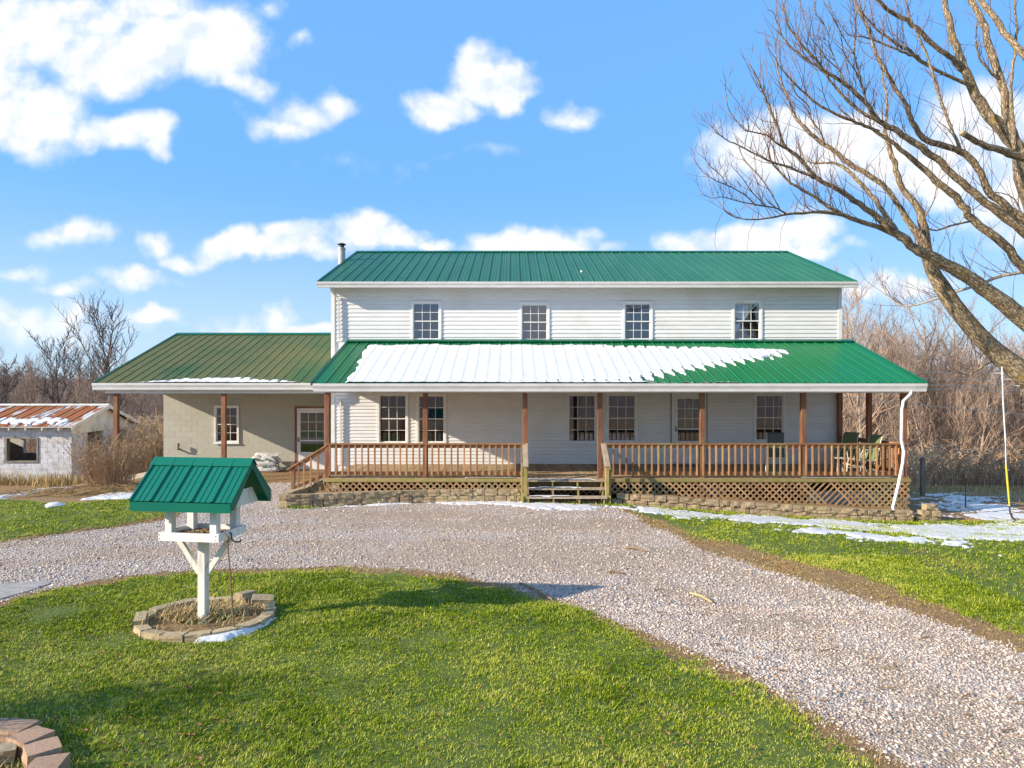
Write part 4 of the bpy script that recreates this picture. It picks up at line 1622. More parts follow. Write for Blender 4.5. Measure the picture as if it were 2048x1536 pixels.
# ================================================================= block wing (left)
wing = thing('block_wing', 'low sage-grey concrete block wing with olive green metal roof left of the house', 'outbuilding', (-9, 24.1, 0))
YA = 24.1
AX0, AX1 = XX(327, YA), HX0 - .02
aw = (XX(429, YA), XX(478.5, YA), ZZ(886, YA), ZZ(811, YA))
ad = (XX(590, YA), XX(659, YA), -.02, ZZ(813, YA))
base = -.06
holesA = [aw, ad]
w = MB()
for (a, b, c_, d_) in rects(AX0, AX1, base - .4, 2.95, [(h[0] + .03, h[1] - .03, h[2] + .03, h[3] - .03) for h in (aw, ad)]):
    w.box(a, b, YA + .0065, YA + .2, c_, d_)
w.build('front_wall', M['mortar_sage'], wing, normals=False)
bh, bl = .2, .4
nrow = int((2.85 - base) / bh) + 1
cache = {}
for r_ in range(nrow):
    z0 = base + r_ * bh
    x = AX0 - (bl / 2 if r_ % 2 else 0)
    while x < AX1:
        a, b = max(x, AX0), min(x + bl, AX1)
        x += bl
        if z0 + bh > 2.93 or b - a < .04:
            continue
        segs = [(a, b)]
        for h in holesA:
            if h[2] < z0 + bh - .03 and h[3] > z0 + .03:
                ns_ = []
                for (u, v) in segs:
                    if v <= h[0] or u >= h[1]:
                        ns_.append((u, v))
                    else:
                        if u < h[0]:
                            ns_.append((u, h[0]))
                        if v > h[1]:
                            ns_.append((h[1], v))
                segs = ns_
        for (u, v) in segs:
            if v - u < .03:
                continue
            key = round(v - u, 3)
            if key not in cache:
                cache[key] = MB().cbox(key - .005, .03, bh - .005, .0025).mesh('block')
                fix_normals(cache[key])
                cache[key].materials.append(M['block_sage'])
            put('block', cache[key], None, wing, ((u + v) / 2, YA + .018 + random.Random(r_ * 97 + int(u * 31)).uniform(-.0015, .0015), z0 + .004))
w = MB()
w.box(AX0, AX0 + .2, YA + .2, 29.5, base - .4, 2.95)
w.box(AX0, AX1, 29.3, 29.5, base - .4, 2.95)
w.build('side_walls', M['mortar_sage'], wing)
MB().box(AX0 + .2, AX1, YA + 2.2, YA + 2.3, base, 2.9).build('interior_walls', M['dark'], wing)  # coloured near black to stand in for the unlit room
window(wing, aw[0], aw[1], aw[2], aw[3], YA, trim=.06)
dfr = MB()
for (a, b) in ((ad[0], ad[0] + .07), (ad[1] - .07, ad[1])):
    dfr.box(a, b, YA - .03, YA + .1, ad[2], ad[3])
dfr.box(ad[0] + .07, ad[1] - .07, YA - .028, YA + .1, ad[3] - .06, ad[3])
dfr.build('door_frame', M['wood_red'], wing)
storm_door(wing, ad[0] + .07, ad[1] - .07, .02, ad[3] - .06, YA - .01, ZZ(826, YA), ZZ(881, YA), ZZ(904, YA), ad[0] + .13)
GE, GR = (20.65, 3.02), (25.75, 4.94)
GX0, GX1 = -12.62, AX1
roof_slope(wing, GX0, GX1, GE, GR, .305, 'roof_olive')
bk = MB()
bk.prism([(GR[0], GR[1]), (30.4, 3.1), (30.4, 3.05), (GR[0], GR[1] - .05)], 'x', GX0, GX1)
bk.build('rear_roof', M['roof_olive'], wing)
gs = (GR[1] - GE[1]) / (GR[0] - GE[0])
rc = MB()
rc.prism([(GR[0] - .17, GR[1] - .17 * gs + .045), (GR[0], GR[1] + .055), (GR[0] + .17, GR[1] - .17 * gs + .045), (GR[0] + .17, GR[1] - .17 * gs + .02), (GR[0], GR[1] + .03), (GR[0] - .17, GR[1] - .17 * gs + .025)], 'x', GX0 - .01, GX1)
rc.build('ridge_cap', M['roof_trim'], wing)
tt = MB()
tt.prism([(GE[0] - .02, GE[1] + .034), (GR[0], GR[1] + .04), (GR[0], GR[1] - .08), (GE[0] - .02, GE[1] - .06)], 'x', GX0 - .03, GX0 + .02)
tt.build('rake_trim', M['roof_trim'], wing)
GC = 2.80
gutter(wing, GX0 - .02, XX(632, 20.6), GE[0], ZZ(779.5, 20.55), GE[1] - .01, .12)
MB().box(GX0 + .03, GX1, GE[0] + .01, GE[0] + .04, GC - .02, GE[1] - .05).build('fascia', M['gutter'], wing)
MB().box(GX0 + .03, GX1, GE[0] + .04, YA, GC, GC + .03).build('ceiling', M['gutter'], wing)
MB().box(GX0 + .25, GX1, 20.74, 20.88, GC - .10, GC).build('beam', M['gutter'], wing)
MB().box(GX0 + .25, GX0 + .40, 20.88, YA, GC - .10, GC).build('beam', M['gutter'], wing)
g_ = MB()
g_.prism([(GE[0] + .04, GC + .03), (GE[0] + .04, GE[1] - .04), (GR[0], GR[1] - .06), (30.0, 3.05), (30.0, GC + .03)], 'x', GX0 + .03, GX0 + .05)
g_.build('gable_end', M['gutter'], wing)
for px in (233, 448):
    me = MB().cbox(.13, .13, GC - .10 + .1, .008).mesh('post')
    fix_normals(me)
    put('post', me, M['wood_red'], wing, (XX(px, 20.81), 20.81, -.1))
# vent elbow low on the wall
vp = MB()
vx, vz = XX(360, YA), ZZ(898, YA)
vp.tube([(vx - .03, YA, vz), (vx - .03, YA - .12, vz), (vx + .02, YA - .17, vz + .03), (vx + .02, YA - .17, vz + .22)], [.035] * 4, 8)
vp.tube([(vx + .02, YA - .17, vz + .10), (vx + .02, YA - .17, vz + .22)], [.045] * 2, 8)
vp.build('vent_pipe', M['fence_wood'], wing)
# concrete floor under its roof
slab = MB()
slab.box(-12.7, -5.0, 20.95, 24.1, -.35, -.052)
so = tag(slab.build('patio', M['concrete']), kind='structure')
y0 = 20.95
for (ya, yb) in ((20.97, 21.72), (21.74, 22.72), (22.74, 24.10)):
    for (xa, xb) in ((-12.68, -10.2), (-10.18, -7.7), (-7.68, -5.02)):
        put('slab', MB().box(xa, xb, ya, yb, -.052, -.030).mesh('slab'), M['concrete'], so)
# bags
bags = thing('feed_bags', 'pile of white plastic feed bags with green print against the block wall', 'bags', (XX(530, 23.7), 23.7, -.03))
bx0 = XX(498, 23.6)
bx1 = XX(562, 23.6)


def pillow(cx, cy, cz, sx, sy, sz, rot, mat, seed):
    r = random.Random(seed)
    bm = bmesh.new()
    bmesh.ops.create_cube(bm, size=1)
    bmesh.ops.subdivide_edges(bm, edges=bm.edges[:], cuts=5, use_grid_fill=True)
    for v in bm.verts:
        x, y, z = v.co * 2
        k = (1 - abs(x) ** 3 * .25) * (1 - abs(y) ** 3 * .25)
        puff = (1 - .75 * abs(x) ** 4) * (1 - .6 * abs(y) ** 4)
        v.co = Vector((x * sx / 2 * (1 - .06 * y * y), y * sy / 2 * (1 - .08 * x * x), z * sz / 2 * puff + r.uniform(-.015, .015)))
    bmesh.ops.rotate(bm, verts=bm.verts, cent=(0, 0, 0), matrix=Matrix.Rotation(rot[0], 3, 'X') @ Matrix.Rotation(rot[1], 3, 'Y') @ Matrix.Rotation(rot[2], 3, 'Z'))
    me = bpy.data.meshes.new('bag')
    bm.to_mesh(me)
    bm.free()
    return put('bag', me, mat, bags, (cx, cy, cz), smooth=True)


pillow((bx0 + bx1) / 2 + .05, 23.65, .10, 1.05, .5, .26, (0, .05, .0), M['bag'], 1)
pillow((bx0 + bx1) / 2 - .02, 23.66, .29, .98, .48, .24, (.15, -.05, .1), M['bag'], 2)
pillow((bx0 + bx1) / 2 - .22, 23.62, .36, .52, .30, .40, (.2, .35, 0), M['bag'], 3)
pillow((bx0 + bx1) / 2 + .18, 23.66, .42, .66, .34, .26, (.2, .25, 0), M['bag'], 4)
pillow((bx0 + bx1) / 2 + .0, 23.74, .56, .80, .22, .10, (.5, .04, 0), M['bag'], 5)
MB().bar((bx0 + .28, 23.50, .50), (bx1 - .28, 23.56, .47), .02, .03).build('red_stripe', M['bag_red'], bags)
for k, (dx, dz) in enumerate(((-.33, .42), (-.28, .43), (-.23, .42), (-.18, .41), (.06, .40), (.11, .41), (.16, .40), (.21, .38), (.0, .15), (.05, .16), (.10, .15), (.22, .15))):
    cxm = (bx0 + bx1) / 2
    MB().box(cxm + dx, cxm + dx + .030, 23.385 + .02 * (dz > .3), 23.39 + .02 * (dz > .3) + .04, dz, dz + .05).build('green_print', M['bag_green'], bags)
# black leash hung over the bags
MB().tube([(bx1 - .30, 23.55, .52), (bx1 - .12, 23.47, .42), (bx1 - .03, 23.45, .25), (bx1 - .02, 23.46, .08)], [.02] * 4, 6).build('strap', M['black'], bags)

# ================================================================= snow on the roofs
def roof_snow(name, label, x0, x1, eave, slope, L, hfun, spacing, rx0, thick=.06, step=.035, cat='snow'):
    ax = np.arange(x0, x1, step)
    ay = np.arange(-.02, L, step)
    mx_, my_ = np.meshgrid(ax, ay, indexing='ij')
    h = hfun(mx_, my_)
    ang = math.atan(slope)
    rib = np.exp(-((((mx_ - rx0 - .03) / spacing) % 1 - 0) * spacing / .03) ** 2) + np.exp(-(((1 - ((mx_ - rx0 - .03) / spacing) % 1)) * spacing / .03) ** 2)
    T = -.02 + (thick + .02) * ss(0, .09, h) * (1 + .3 * fbm(mx_, my_, .8, 3, 33)) + .010 * rib * (h > 0) + .006 * fbm(mx_, my_, 4, 3, 3) + .003 * fbm(mx_, my_, 17, 2, 4)
    Y = eave[0] + my_ * cos(ang) - T * sin(ang)
    Z = eave[1] + my_ * sin(ang) + T * cos(ang)
    m = cells(h) > 0
    nx, ny = len(ax), len(ay)
    V = np.stack([mx_, Y, Z], -1).reshape(-1, 3)
    i, j = np.nonzero(m)
    a = i * ny + j
    Q = np.stack([a, a + ny, a + ny + 1, a + 1], -1)
    used = np.unique(Q)
    remap = np.zeros(nx * ny, np.int64)
    remap[used] = np.arange(len(used))
    return tag(put(name, np_mesh(name, V[used], remap[Q], M['snow'], None, True), None), label, cat, kind='stuff')


PL = math.hypot(PR[0] - PE[0], PR[1] - PE[1])


def plane_pt(px, py, eave, slope):
    """(x, distance up the slope) of the roof point at this bearing"""
    k = (HZ - py) / F
    # z = eave.z + slope*(Y-eave.y) = EYE + k*Y
    Y = (EYE - eave[1] + slope * eave[0]) / (slope - k)
    return ((px - 1024) * Y / F, (Y - eave[0]) * sqrt(1 + slope * slope))


pts_ = [plane_pt(x, y, PE, psl) for x, y in [(736, 691), (722, 705), (716, 728), (704, 745), (692, 762)]]
pts_ += [(pts_[-1][0], -.3), (XX(1480, 17.2), -.3)]
pts_ += [plane_pt(x, y, PE, psl) for x, y in [(1480, 765.5), (1300, 764), (1330, 752), (1400, 738), (1460, 728), (1530, 716), (1585, 705), (1560, 699), (1400, 694), (1210, 691), (1000, 690)]]
def _fix(p):
    return (p[0], min(p[1], PL - .12))
poly_ps = [_fix(p) for p in pts_]


top_ = ([poly_ps[i][0] for i in (15, 14, 13, 12)][::-1][::-1], [poly_ps[i][1] for i in (15, 14, 13, 12)])
_tp = sorted(poly_ps[-6:])
top_ = ([p[0] for p in _tp], [p[1] for p in _tp])


def h_porch(x, y):
    d = sd_poly(x, y, poly_ps)
    ph = ((x - RPX0 - .03) / .3096) % 1
    ridge_ = np.minimum(ph, 1 - ph)                       # 0 on a rib
    xr = ss(-4.0, 5.0, x)
    rag_ = .10 * fbm(x, y, 2.2, 3, 5) + .06 * fbm(x, y, 11, 2, 6)
    h = d * 1.0 + rag_ * ss(1.0, .1, d)
    # ribs melt out towards the eave, more to the right
    melt = ss(.14, 0, ridge_) * ss(.22 + 1.2 * xr + .3 * vnoise(np.floor((x - RPX0) / .3096), y * 0, 3), -.1, y) * ss(.04, .1, y) * (.35 + .35 * xr)
    h = np.where(d > -.3, h - melt, h)
    # fingers in the pans along the melting edge
    pan = np.floor((x - RPX0 - .03) / .3096)
    saw = ph * .62 - .34 + .22 * (vnoise(pan * 1.7, pan * 0, 9) - .5)
    h = h + (saw - .28 * ss(.10, .0, ridge_)) * ss(.75, .0, d) * ss(.6, 3.0, x) * ss(.1, .4, y) * ss(.0, .30, np.interp(x, *top_) - y)
    return np.minimum(h, .5)


roof_snow('snow', 'thick sheet of snow sliding down the green porch roof', -5.0, 8.0, PE, psl, PL - .1, h_porch, .3096, RPX0, .040, .03)


def h_wing(x, y):
    sp_ = (GX1 - GX0) / round((GX1 - GX0) / .305)
    ph = ((x - GX0 - .03) / sp_) % 1
    ridge_ = np.minimum(ph, 1 - ph)
    prof_ = .05 + .30 * np.exp(-((x + 8.9) / 1.3) ** 2) + .10 * ss(-12, -9.5, x) * ss(-6.2, -7.2, x)
    return (prof_ - y) * 1.3 + .22 * fbm(x, y * 2, 2.4, 3, 8) * ss(-11.5, -10, x) + .12 * (ss(0, .25, ridge_) - .5) - .25 * ss(-10.8, -12.5, x) - .3 * ss(-7, -6, x)


roof_snow('snow', 'thin melting snow along the gutter of the olive green roof', GX0 + .1, GX1 - .2, GE, gs, 1.2, h_wing, .305, GX0, .035, .03)

# snow dusted on the steps and the deck edge
def strip_snow(name, label, x0, x1, y0, y1, z, seed, bias=.0, thick=.02):
    ax, ay = np.arange(x0, x1, .02), np.arange(y0, y1 + .019, .02)
    mx_, my_ = np.meshgrid(ax, ay, indexing='ij')
    e = np.minimum(np.minimum(mx_ - x0, x1 - mx_) * .5, .2)
    h = bias + e + .35 * fbm(mx_, my_ * 2.5, 2.2, 4, seed)
    Z = z - .004 + (thick + .004) * ss(0, .2, h)
    me = grid_mesh(name, ax, ay, Z, cells(h) > 0, M['snow'])
    return tag(put(name, me, None), label, 'snow', kind='stuff')


strip_snow('snow', 'smear of snow on the top tread of the front steps', .40, 2.15, 17.22, 17.43, .507, 1, .03)
strip_snow('snow', 'smear of snow on the middle tread of the front steps', .40, 1.75, 16.97, 17.14, .337, 2, .04)
strip_snow('snow', 'smear of snow on the lowest tread of the front steps', .42, 1.5, 16.73, 16.9, .157, 3, .05)
strip_snow('snow', 'narrow snow on the deck edge below the right railing', 7.3, 9.7, YF - .018, YF + .06, DECK + .002, 4, .25, .015)
strip_snow('snow', 'narrow snow on the deck edge left of the front steps', -1.2, .25, YF - .018, YF + .05, DECK + .002, 5, .12, .015)

# ================================================================= retaining walls
BLK = {}


def rock_block(L, W, H, seed, mat, rough=.012, name='block'):
    key = (round(L, 2), round(W, 2), round(H, 2), seed, mat)
    if key in BLK:
        return BLK[key]
    r = random.Random(seed)
    bm = bmesh.new()
    bmesh.ops.create_cube(bm, size=1)
    bmesh.ops.subdivide_edges(bm, edges=bm.edges[:], cuts=2, use_grid_fill=True)
    for v in bm.verts:
        x, y, z = v.co
        e = sum(1 for q in (x, y, z) if abs(q) > .49)
        k = 1 if e < 2 else (.975 if e == 2 else .95)
        v.co = Vector((x * L * k + r.uniform(-rough, rough) * .5, y * W * (.98 if e >= 2 else 1) + (r.uniform(-rough, rough) * (1.6 if y < -.4 else .4)), z * H * (.97 if e >= 2 else 1) + H / 2 + r.uniform(-rough, rough) * .25))
    me = bpy.data.meshes.new(name)
    bm.to_mesh(me)
    bm.free()
    me.materials.append(M[mat])
    BLK[key] = me
    return me


def wall_along(t_, line, courses, L=.30, W=.2, H=.145, mat='stone', ztop=None, jit=.012, seed=0, z0f=None, name='block'):
    """courses of blocks along a polyline of (x,y)"""
    r = random.Random(seed)
    cum = [0]
    for a, b in zip(line, line[1:]):
        cum.append(cum[-1] + math.hypot(b[0] - a[0], b[1] - a[1]))
    tot = cum[-1]

    def ptat(s):
        s = min(max(s, 0), tot)
        for k in range(len(line) - 1):
            if s <= cum[k + 1] + 1e-9:
                t = (s - cum[k]) / (cum[k + 1] - cum[k])
                a, b = line[k], line[k + 1]
                return (a[0] + (b[0] - a[0]) * t, a[1] + (b[1] - a[1]) * t, math.atan2(b[1] - a[1], b[0] - a[0]))
    for c in range(courses):
        s = (L * .5 if c % 2 else 0) - L * .1
        while s < tot - .03:
            l = L * r.uniform(.85, 1.15)
            e = min(s + l, tot)
            a0 = max(s, 0)
            if e - a0 > .07:
                x, y, a = ptat((a0 + e) / 2)
                z = (z0f(x, y) if z0f else gh(x, y)) + c * H - .015
                me = rock_block(round((e - a0) * 20) / 20 - .006, W, H - .004, r.randint(0, 3), mat)
                put(name, me, None, t_, (x + r.uniform(-jit, jit) * .5, y + r.uniform(-jit, jit), z), (r.uniform(-.02, .02), r.uniform(-.015, .015), a + r.uniform(-.03, .03)))
            s += l


rwl = thing('retaining_wall', 'low tan split-face block wall under the porch left of the front steps', 'retaining wall', (-2.5, 17, 0))
lineL = [(-5.28, 17.55), (-5.40, 16.9), (-5.42, 16.25), (-5.2, 16.15), (-4.2, 16.45), (-3.0, 16.80), (-2.0, 16.98), (-.8, 17.08), (.22, 17.10)]
wall_along(rwl, lineL, 2, seed=5, z0f=lambda x, y: .02 + 0 * x, H=.15)
wall_along(rwl, lineL[2:7], 1, seed=6, z0f=lambda x, y: -.11, H=.13)
rwr = thing('retaining_wall', 'tan split-face block wall stepping down along the lattice right of the front steps', 'retaining wall', (6, 17, -.2))
lineR = [(2.50, 17.12), (3.4, 16.98), (4.6, 16.85), (6.0, 16.78), (7.5, 16.72), (9.0, 16.68), (9.75, 16.66)]


def zR(x, y):
    return .02 - .395 * float(ss(1.0, 10.3, x)) - .03


wall_along(rwr, lineR, 2, seed=9, z0f=lambda x, y: zR(x, y) - .03, H=.145)
wall_along(rwr, [(9.85, 16.72), (10.35, 16.75), (10.40, 17.2)], 2, seed=10, z0f=lambda x, y: -.43, H=.14)
for (x, y, z, a) in ((10.25, 16.75, -.155, .05),):
    put('block', rock_block(.30, .2, .14, 1, 'edging'), None, rwr, (x, y, z), (0, 0, a))
# planting soil behind the walls
so_ = MB()
def soil_strip(line, zf, yb):
    n = 60
    xs_ = np.linspace(line[0][0], line[-1][0], n)
    lx, ly = [p[0] for p in line], [p[1] for p in line]
    v, f = [], []
    for k, x in enumerate(xs_):
        y0 = float(np.interp(x, lx, ly)) + .06
        for j in range(5):
            y = y0 + (yb - y0) * j / 4
            v.append((x, y, zf(x) + .02 * math.sin(x * 3 + j) + random.Random(k * 7 + j).uniform(-.01, .01)))
    for k in range(n - 1):
        for j in range(4):
            a = k * 5 + j
            f.append((a, a + 5, a + 6, a + 1))
    return np.array(v), np.array(f)


for nm, (v_, f_) in (('planting_bed', soil_strip(lineL[2:], lambda x: .17, 17.75)), ('planting_bed', soil_strip(lineR, lambda x: zR(x, 0) + .20, 17.75))):
    tag(put(nm, np_mesh(nm, v_, f_, M['ground'], {k: np.zeros(len(v_)) for k in ('gravel', 'lawn', 'dirt')}, True), None), kind='structure')


def weeds(name, label, spots, n, mat, hgt=(.04, .12), spread=.15, w=.004, lean=.8, seed=0, zo=0.0, cat='weeds', tintr=None):
    r = random.Random(seed)
    m_ = MB()
    for (x, y, rx, ry, k) in spots:
        for _ in range(int(n * k)):
            px = x + r.gauss(0, rx)
            py = y + r.gauss(0, ry)
            z = (gh(px, py) if abs(px) < 15.5 and 2.8 < py < 24.2 else tz(px, py)) + zo
            h = r.uniform(*hgt)
            a = r.uniform(0, 2 * pi)
            l = r.uniform(0, lean) * h
            b = len(m_.v)
            ux, uy = -sin(a) * w, cos(a) * w
            m_.v += [(px - ux, py - uy, z - .01), (px + ux, py + uy, z - .01), (px + cos(a) * l * .5 + ux * .7, py + sin(a) * l * .5 + uy * .7, z + h * .6), (px + cos(a) * l * .5 - ux * .7, py + sin(a) * l * .5 - uy * .7, z + h * .6), (px + cos(a) * l, py + sin(a) * l, z + h)]
            m_.f += [(b, b + 1, b + 2), (b, b + 2, b + 3), (b + 3, b + 2, b + 4)]
    o = m_.build(name, M[mat], None, normals=False)
    if mat in ('blades', 'thatch'):
        a_ = o.data.attributes.new('tint', 'FLOAT', 'POINT')
        a_.data.foreach_set('value', np.repeat(np.array([r.uniform(*(tintr or (.25, .7))) for _ in range(len(m_.v) // 5)], np.float32), 5))
    return tag(o, label, cat, kind='stuff')


weeds('weeds', 'bright green weeds growing at the foot of the retaining walls and steps', [(2.5, 16.55, .22, .06, 1.2), (4.1, 16.55, .3, .05, .8), (5.2, 16.5, .3, .06, .6), (7.0, 16.42, .3, .06, .8), (8.4, 16.4, .4, .06, .8), (10.0, 16.4, .3, .06, .8), (8.2, 16.95, .7, .06, 1.2), (-5.0, 16.0, .3, .05, .8), (1.2, 16.75, .5, .05, .6), (6.0, 16.2, 1.0, .15, .8)],
      260, 'blades', (.03, .09), w=.006, tintr=(.25, .65))
weeds('dead_stems', 'dry straw stems and leaf litter in the bed under the bird feeder', [(BED[0], BED[1], .27, .25, 1.0), (BED[0] - .35, BED[1] - .05, .12, .15, .5), (BED[0] + .3, BED[1] + .1, .15, .12, .5)],
      520, 'straw', (.02, .10), w=.006, lean=2.6, seed=3, zo=.05, cat='dead plants')
weeds('dead_stems', 'dry straw and leaves inside the corner bed at the lower left', [(BED2[0] + .35, BED2[1] + .15, .28, .22, 1.0)],
      700, 'straw', (.02, .08), w=.006, lean=2.4, seed=4, zo=.0, cat='dead plants')
weeds('dry_grass', 'dry tan grass at the foot of the old shed wall', [(-17.5, 24.7, 1.4, .15, 1), (-20, 24.7, 1.4, .15, 1), (-16.3, 24.4, .5, .3, .6)], 500, 'straw', (.15, .5), w=.012, lean=.5, seed=5)

# ================================================================= bird feeder
FX, FY = XX(407, 7.96), 7.96
FZ = gh(FX, FY)
YAW = radians(-8.5)
feeder = thing('bird_feeder', 'white wooden bird feeder on a post with green ribbed metal roof', 'bird feeder', (FX, FY, FZ), rz=YAW)
dz = -FZ


def fz(z):
    return z + dz


MB().cbox(.094, .094, fz(1.02) + .02, .006, o=(0, 0, -.02)).build('post', M['feeder_post'], feeder)
tw, td = .37, .27
t0_, t1_ = fz(1.02), fz(1.115)
for (a, b, c_, d_) in ((-tw, tw, -td - .02, -td), (-tw, tw, td, td + .02)):
    MB().box(a, b, c_, d_, t0_, t1_).build('tray_board', M['feeder_white'], feeder)
for s_ in (-1, 1):
    MB().box(s_ * (tw - .02) - .010, s_ * (tw - .02) + .010, -td, td, t0_ + .001, t1_ - .001).build('tray_board', M['feeder_white'], feeder)
MB().box(-tw + .03, tw - .03, -td, td, t0_ + .015, t0_ + .035).build('tray_floor', M['wood_grey'], feeder)
sd = MB()
r = random.Random(2)
for _ in range(260):
    x, y = r.uniform(-tw + .05, tw - .05), r.uniform(-td + .03, td - .03)
    s = r.uniform(.006, .014)
    sd.box(x - s, x + s, y - s, y + s, t0_ + .034, t0_ + .034 + s)
tag(sd.build('seed_litter', M['vine'], feeder, normals=False), kind='stuff')
pw_ = .085
for sx in (-1, 1):
    for sy in (-1, 1):
        MB().cbox(pw_, pw_, fz(1.55) - t0_ - .03, .004, o=(sx * (.275), sy * .205, t0_ + .03)).build('support', M['feeder_white'], feeder)
for s_ in (-1, 1):
    MB().bar((s_ * .05, -.0, fz(.60)), (s_ * .335, -.0, fz(1.015)), .045, .06, (1, 0, 0)).build('brace', M['feeder_post'], feeder)
# roof: two slopes of ribbed sheet
RW, RD = .615, .45
ez, rz_ = fz(1.493), fz(1.915)
a_ = math.atan2(rz_ - ez, RD)
Ls = math.hypot(rz_ - ez, RD)
prof = [(0, 0)]
npan = 5
spn = 2 * RW / npan


def fprof():
    rh, rw, rt = .020, .022, .008
    p = [(0, 0), (.002, 0), (rw - rt, rh), (rw + rt, rh), (2 * rw, 0)]
    for k in (1, 2):
        xx = 2 * rw + (spn - 2 * rw) * k / 3
        p += [(xx - .008, 0), (xx - .003, .006), (xx + .003, .006), (xx + .008, 0)]
    p += [(spn - .001, 0)]
    return p + [(x, z - .006) for x, z in reversed(p)]


me = MB().prism(fprof(), 'y', 0, Ls).mesh('roof_panel')
me.materials.append(M['feeder_green'])
fix_normals(me)
froof = MB()
froof.box(-RW + .02, RW - .02, -.012, .012, rz_ - .10, rz_ - .03)
fr_ = froof.build('roof', M['feeder_white'], feeder)
for i in range(npan):
    put('roof_panel', me, None, fr_, (-RW + i * spn, -RD, ez), (a_, 0, 0))
    put('roof_panel', me, None, fr_, (RW - i * spn, RD, ez), (a_, 0, pi))
# deck under the sheets
for s_ in (-1, 1):
    u = MB()
    u.prism([(s_ * RD * .94, ez + .008), (0, rz_ - .012), (0, rz_ - .045), (s_ * RD * .94, ez - .025)], 'x', -RW + .03, RW - .03)
    u.build('roof_deck', M['feeder_green'], fr_)
u = MB()
u.prism([(-.085, rz_ - .085 * (rz_ - ez) / RD + .022), (0, rz_ + .026), (.085, rz_ - .085 * (rz_ - ez) / RD + .022), (.085, rz_ - .085 * (rz_ - ez) / RD + .016), (0, rz_ + .019), (-.085, rz_ - .085 * (rz_ - ez) / RD + .016)], 'x', -RW - .012, RW + .012)
u.build('ridge_cap', M['feeder_green'], fr_)
for s_ in (-1, 1):
    MB().box(-RW + .012, RW - .012, s_ * (RD - .012) - .006, s_ * (RD - .012) + .006, ez - .115, ez - .012).build('fascia', M['feeder_green'], fr_)
for s_ in (-1, 1):
    g_ = MB()
    k = (rz_ - ez) / RD
    # green rake boards either side of a white gable
    for q in (-1, 1):
        g_.prism([(q * (RD - .01), ez - .005), (0, rz_ - .005), (0, rz_ - .085), (q * (RD - .01 - .07), ez - .085 + .07 * k * .0 + .0), (q * (RD - .01), ez - .085)], 'x', s_ * (RW - .004) - .012 * (s_ > 0), s_ * (RW - .004) + .012 * (s_ < 0))
    g_.build('rake_board', M['feeder_green'], fr_)
    w_ = MB()
    w_.prism([(-(RD - .085), ez - .10), ((RD - .085), ez - .10), (RD - .085 - .14, ez + .085), (-(RD - .085 - .14), ez + .085)], 'x', s_ * (RW - .14) - .008, s_ * (RW - .14) + .008)
    w_.build('gable_board', M['feeder_post'], fr_)
scr = MB()
for sx in (-.36, .33):
    for dz_ in (.025, .07):
        scr.tube([(sx + .0, -td - .022, t0_ + dz_), (sx, -td - .026, t0_ + dz_)], [.006, .005], 6)
scr.build('screws', M['steel'], feeder)
hk = MB()
hk.tube([(tw - .005, -.05, t0_ + .07), (tw + .012, -.05, t0_ + .05), (tw + .014, -.05, t0_ - .01), (tw + .06, -.05, t0_ - .04), (tw + .12, -.05, t0_ - .035), (tw + .13, -.05, t0_ - .01)], [.009] * 6, 6)
hk.build('hook', M['black'], feeder)
# rope of dried vine hanging from the tray into the bed
vn = MB()
p0 = at(454, 1075, 7.50)
pts = [p0, at(455, 1090, 7.49), at(459, 1130, 7.5), at(462, 1170, 7.52), at(465, 1215, 7.56), (XX(468, 7.62), 7.62, gh(XX(468, 7.62), 7.62) + .04)]
vn.tube(pts, [.011, .010, .009, .010, .011, .012], 6)
vn.tube([at(449, 1066, 7.49), at(456, 1076, 7.475), at(451, 1084, 7.48), at(459, 1080, 7.49), at(455, 1072, 7.48)], [.008] * 5, 5)
tag(vn.build('dry_vine', M['vine']), 'dry brown vine stem rising from the bed to the feeder tray', 'vine')

# edging blocks round the beds
ring = thing('bed_edging', 'oval ring of tan edging blocks around the bird feeder post', 'garden edging', (BED[0], BED[1], FZ))
r = random.Random(4)
NBK = 17
for k in range(NBK):
    a = 2 * pi * (k + .5) / NBK
    x, y = BED[0] + BED[2] * cos(a), BED[1] + BED[3] * sin(a)
    tang = math.atan2(BED[3] * cos(a), -BED[2] * sin(a))
    tilt = 0
    zz = gh(x, y) - .02
    if k in (1,):
        tilt = .5
    if k in (9,):
        zz += .06
        tilt = .12
    me = rock_block(.265, .13, .085, r.randint(0, 3), 'edging', .006)
    put('block', me, None, ring, (x, y, zz), (r.uniform(-.06, .06), tilt + r.uniform(-.06, .06), tang + r.uniform(-.08, .08)))
for (dx, dy, a, t) in ((.50, .42, .3, .35), (.22, .60, 1.2, .0)):
    put('block', rock_block(.26, .13, .085, 2, 'edging', .006), None, ring, (BED[0] + dx, BED[1] + dy, FZ + .07), (t, .1, a))
ring2 = thing('bed_edging', 'curved row of reddish edging blocks at the lower left corner of the lawn', 'garden edging', (BED2[0], BED2[1], gh(*BED2[:2])))
for k, (px, py, ang) in enumerate(((28, 1452, -.10), (62, 1470, -.45), (84, 1495, -.85), (93, 1530, -1.35), (90, 1580, -1.7), (80, 1640, -1.9), (-30, 1452, .1), (-95, 1462, .35))):
    x, y = gp(px, py, .12)
    me = rock_block(.24, .22, .12, k % 4, 'edging_red', .005)
    put('block', me, None, ring2, (x, y, gh(x, y) - .01), (r.uniform(-.04, .04), r.uniform(-.04, .04), ang))
put('block', rock_block(.22, .14, .10, 1, 'edging', .008), None, ring2, (gp(3, 1500, .1)[0] - .03, gp(3, 1500, .1)[1], gh(*gp(3, 1500)) + .0), (0, .1, .5))

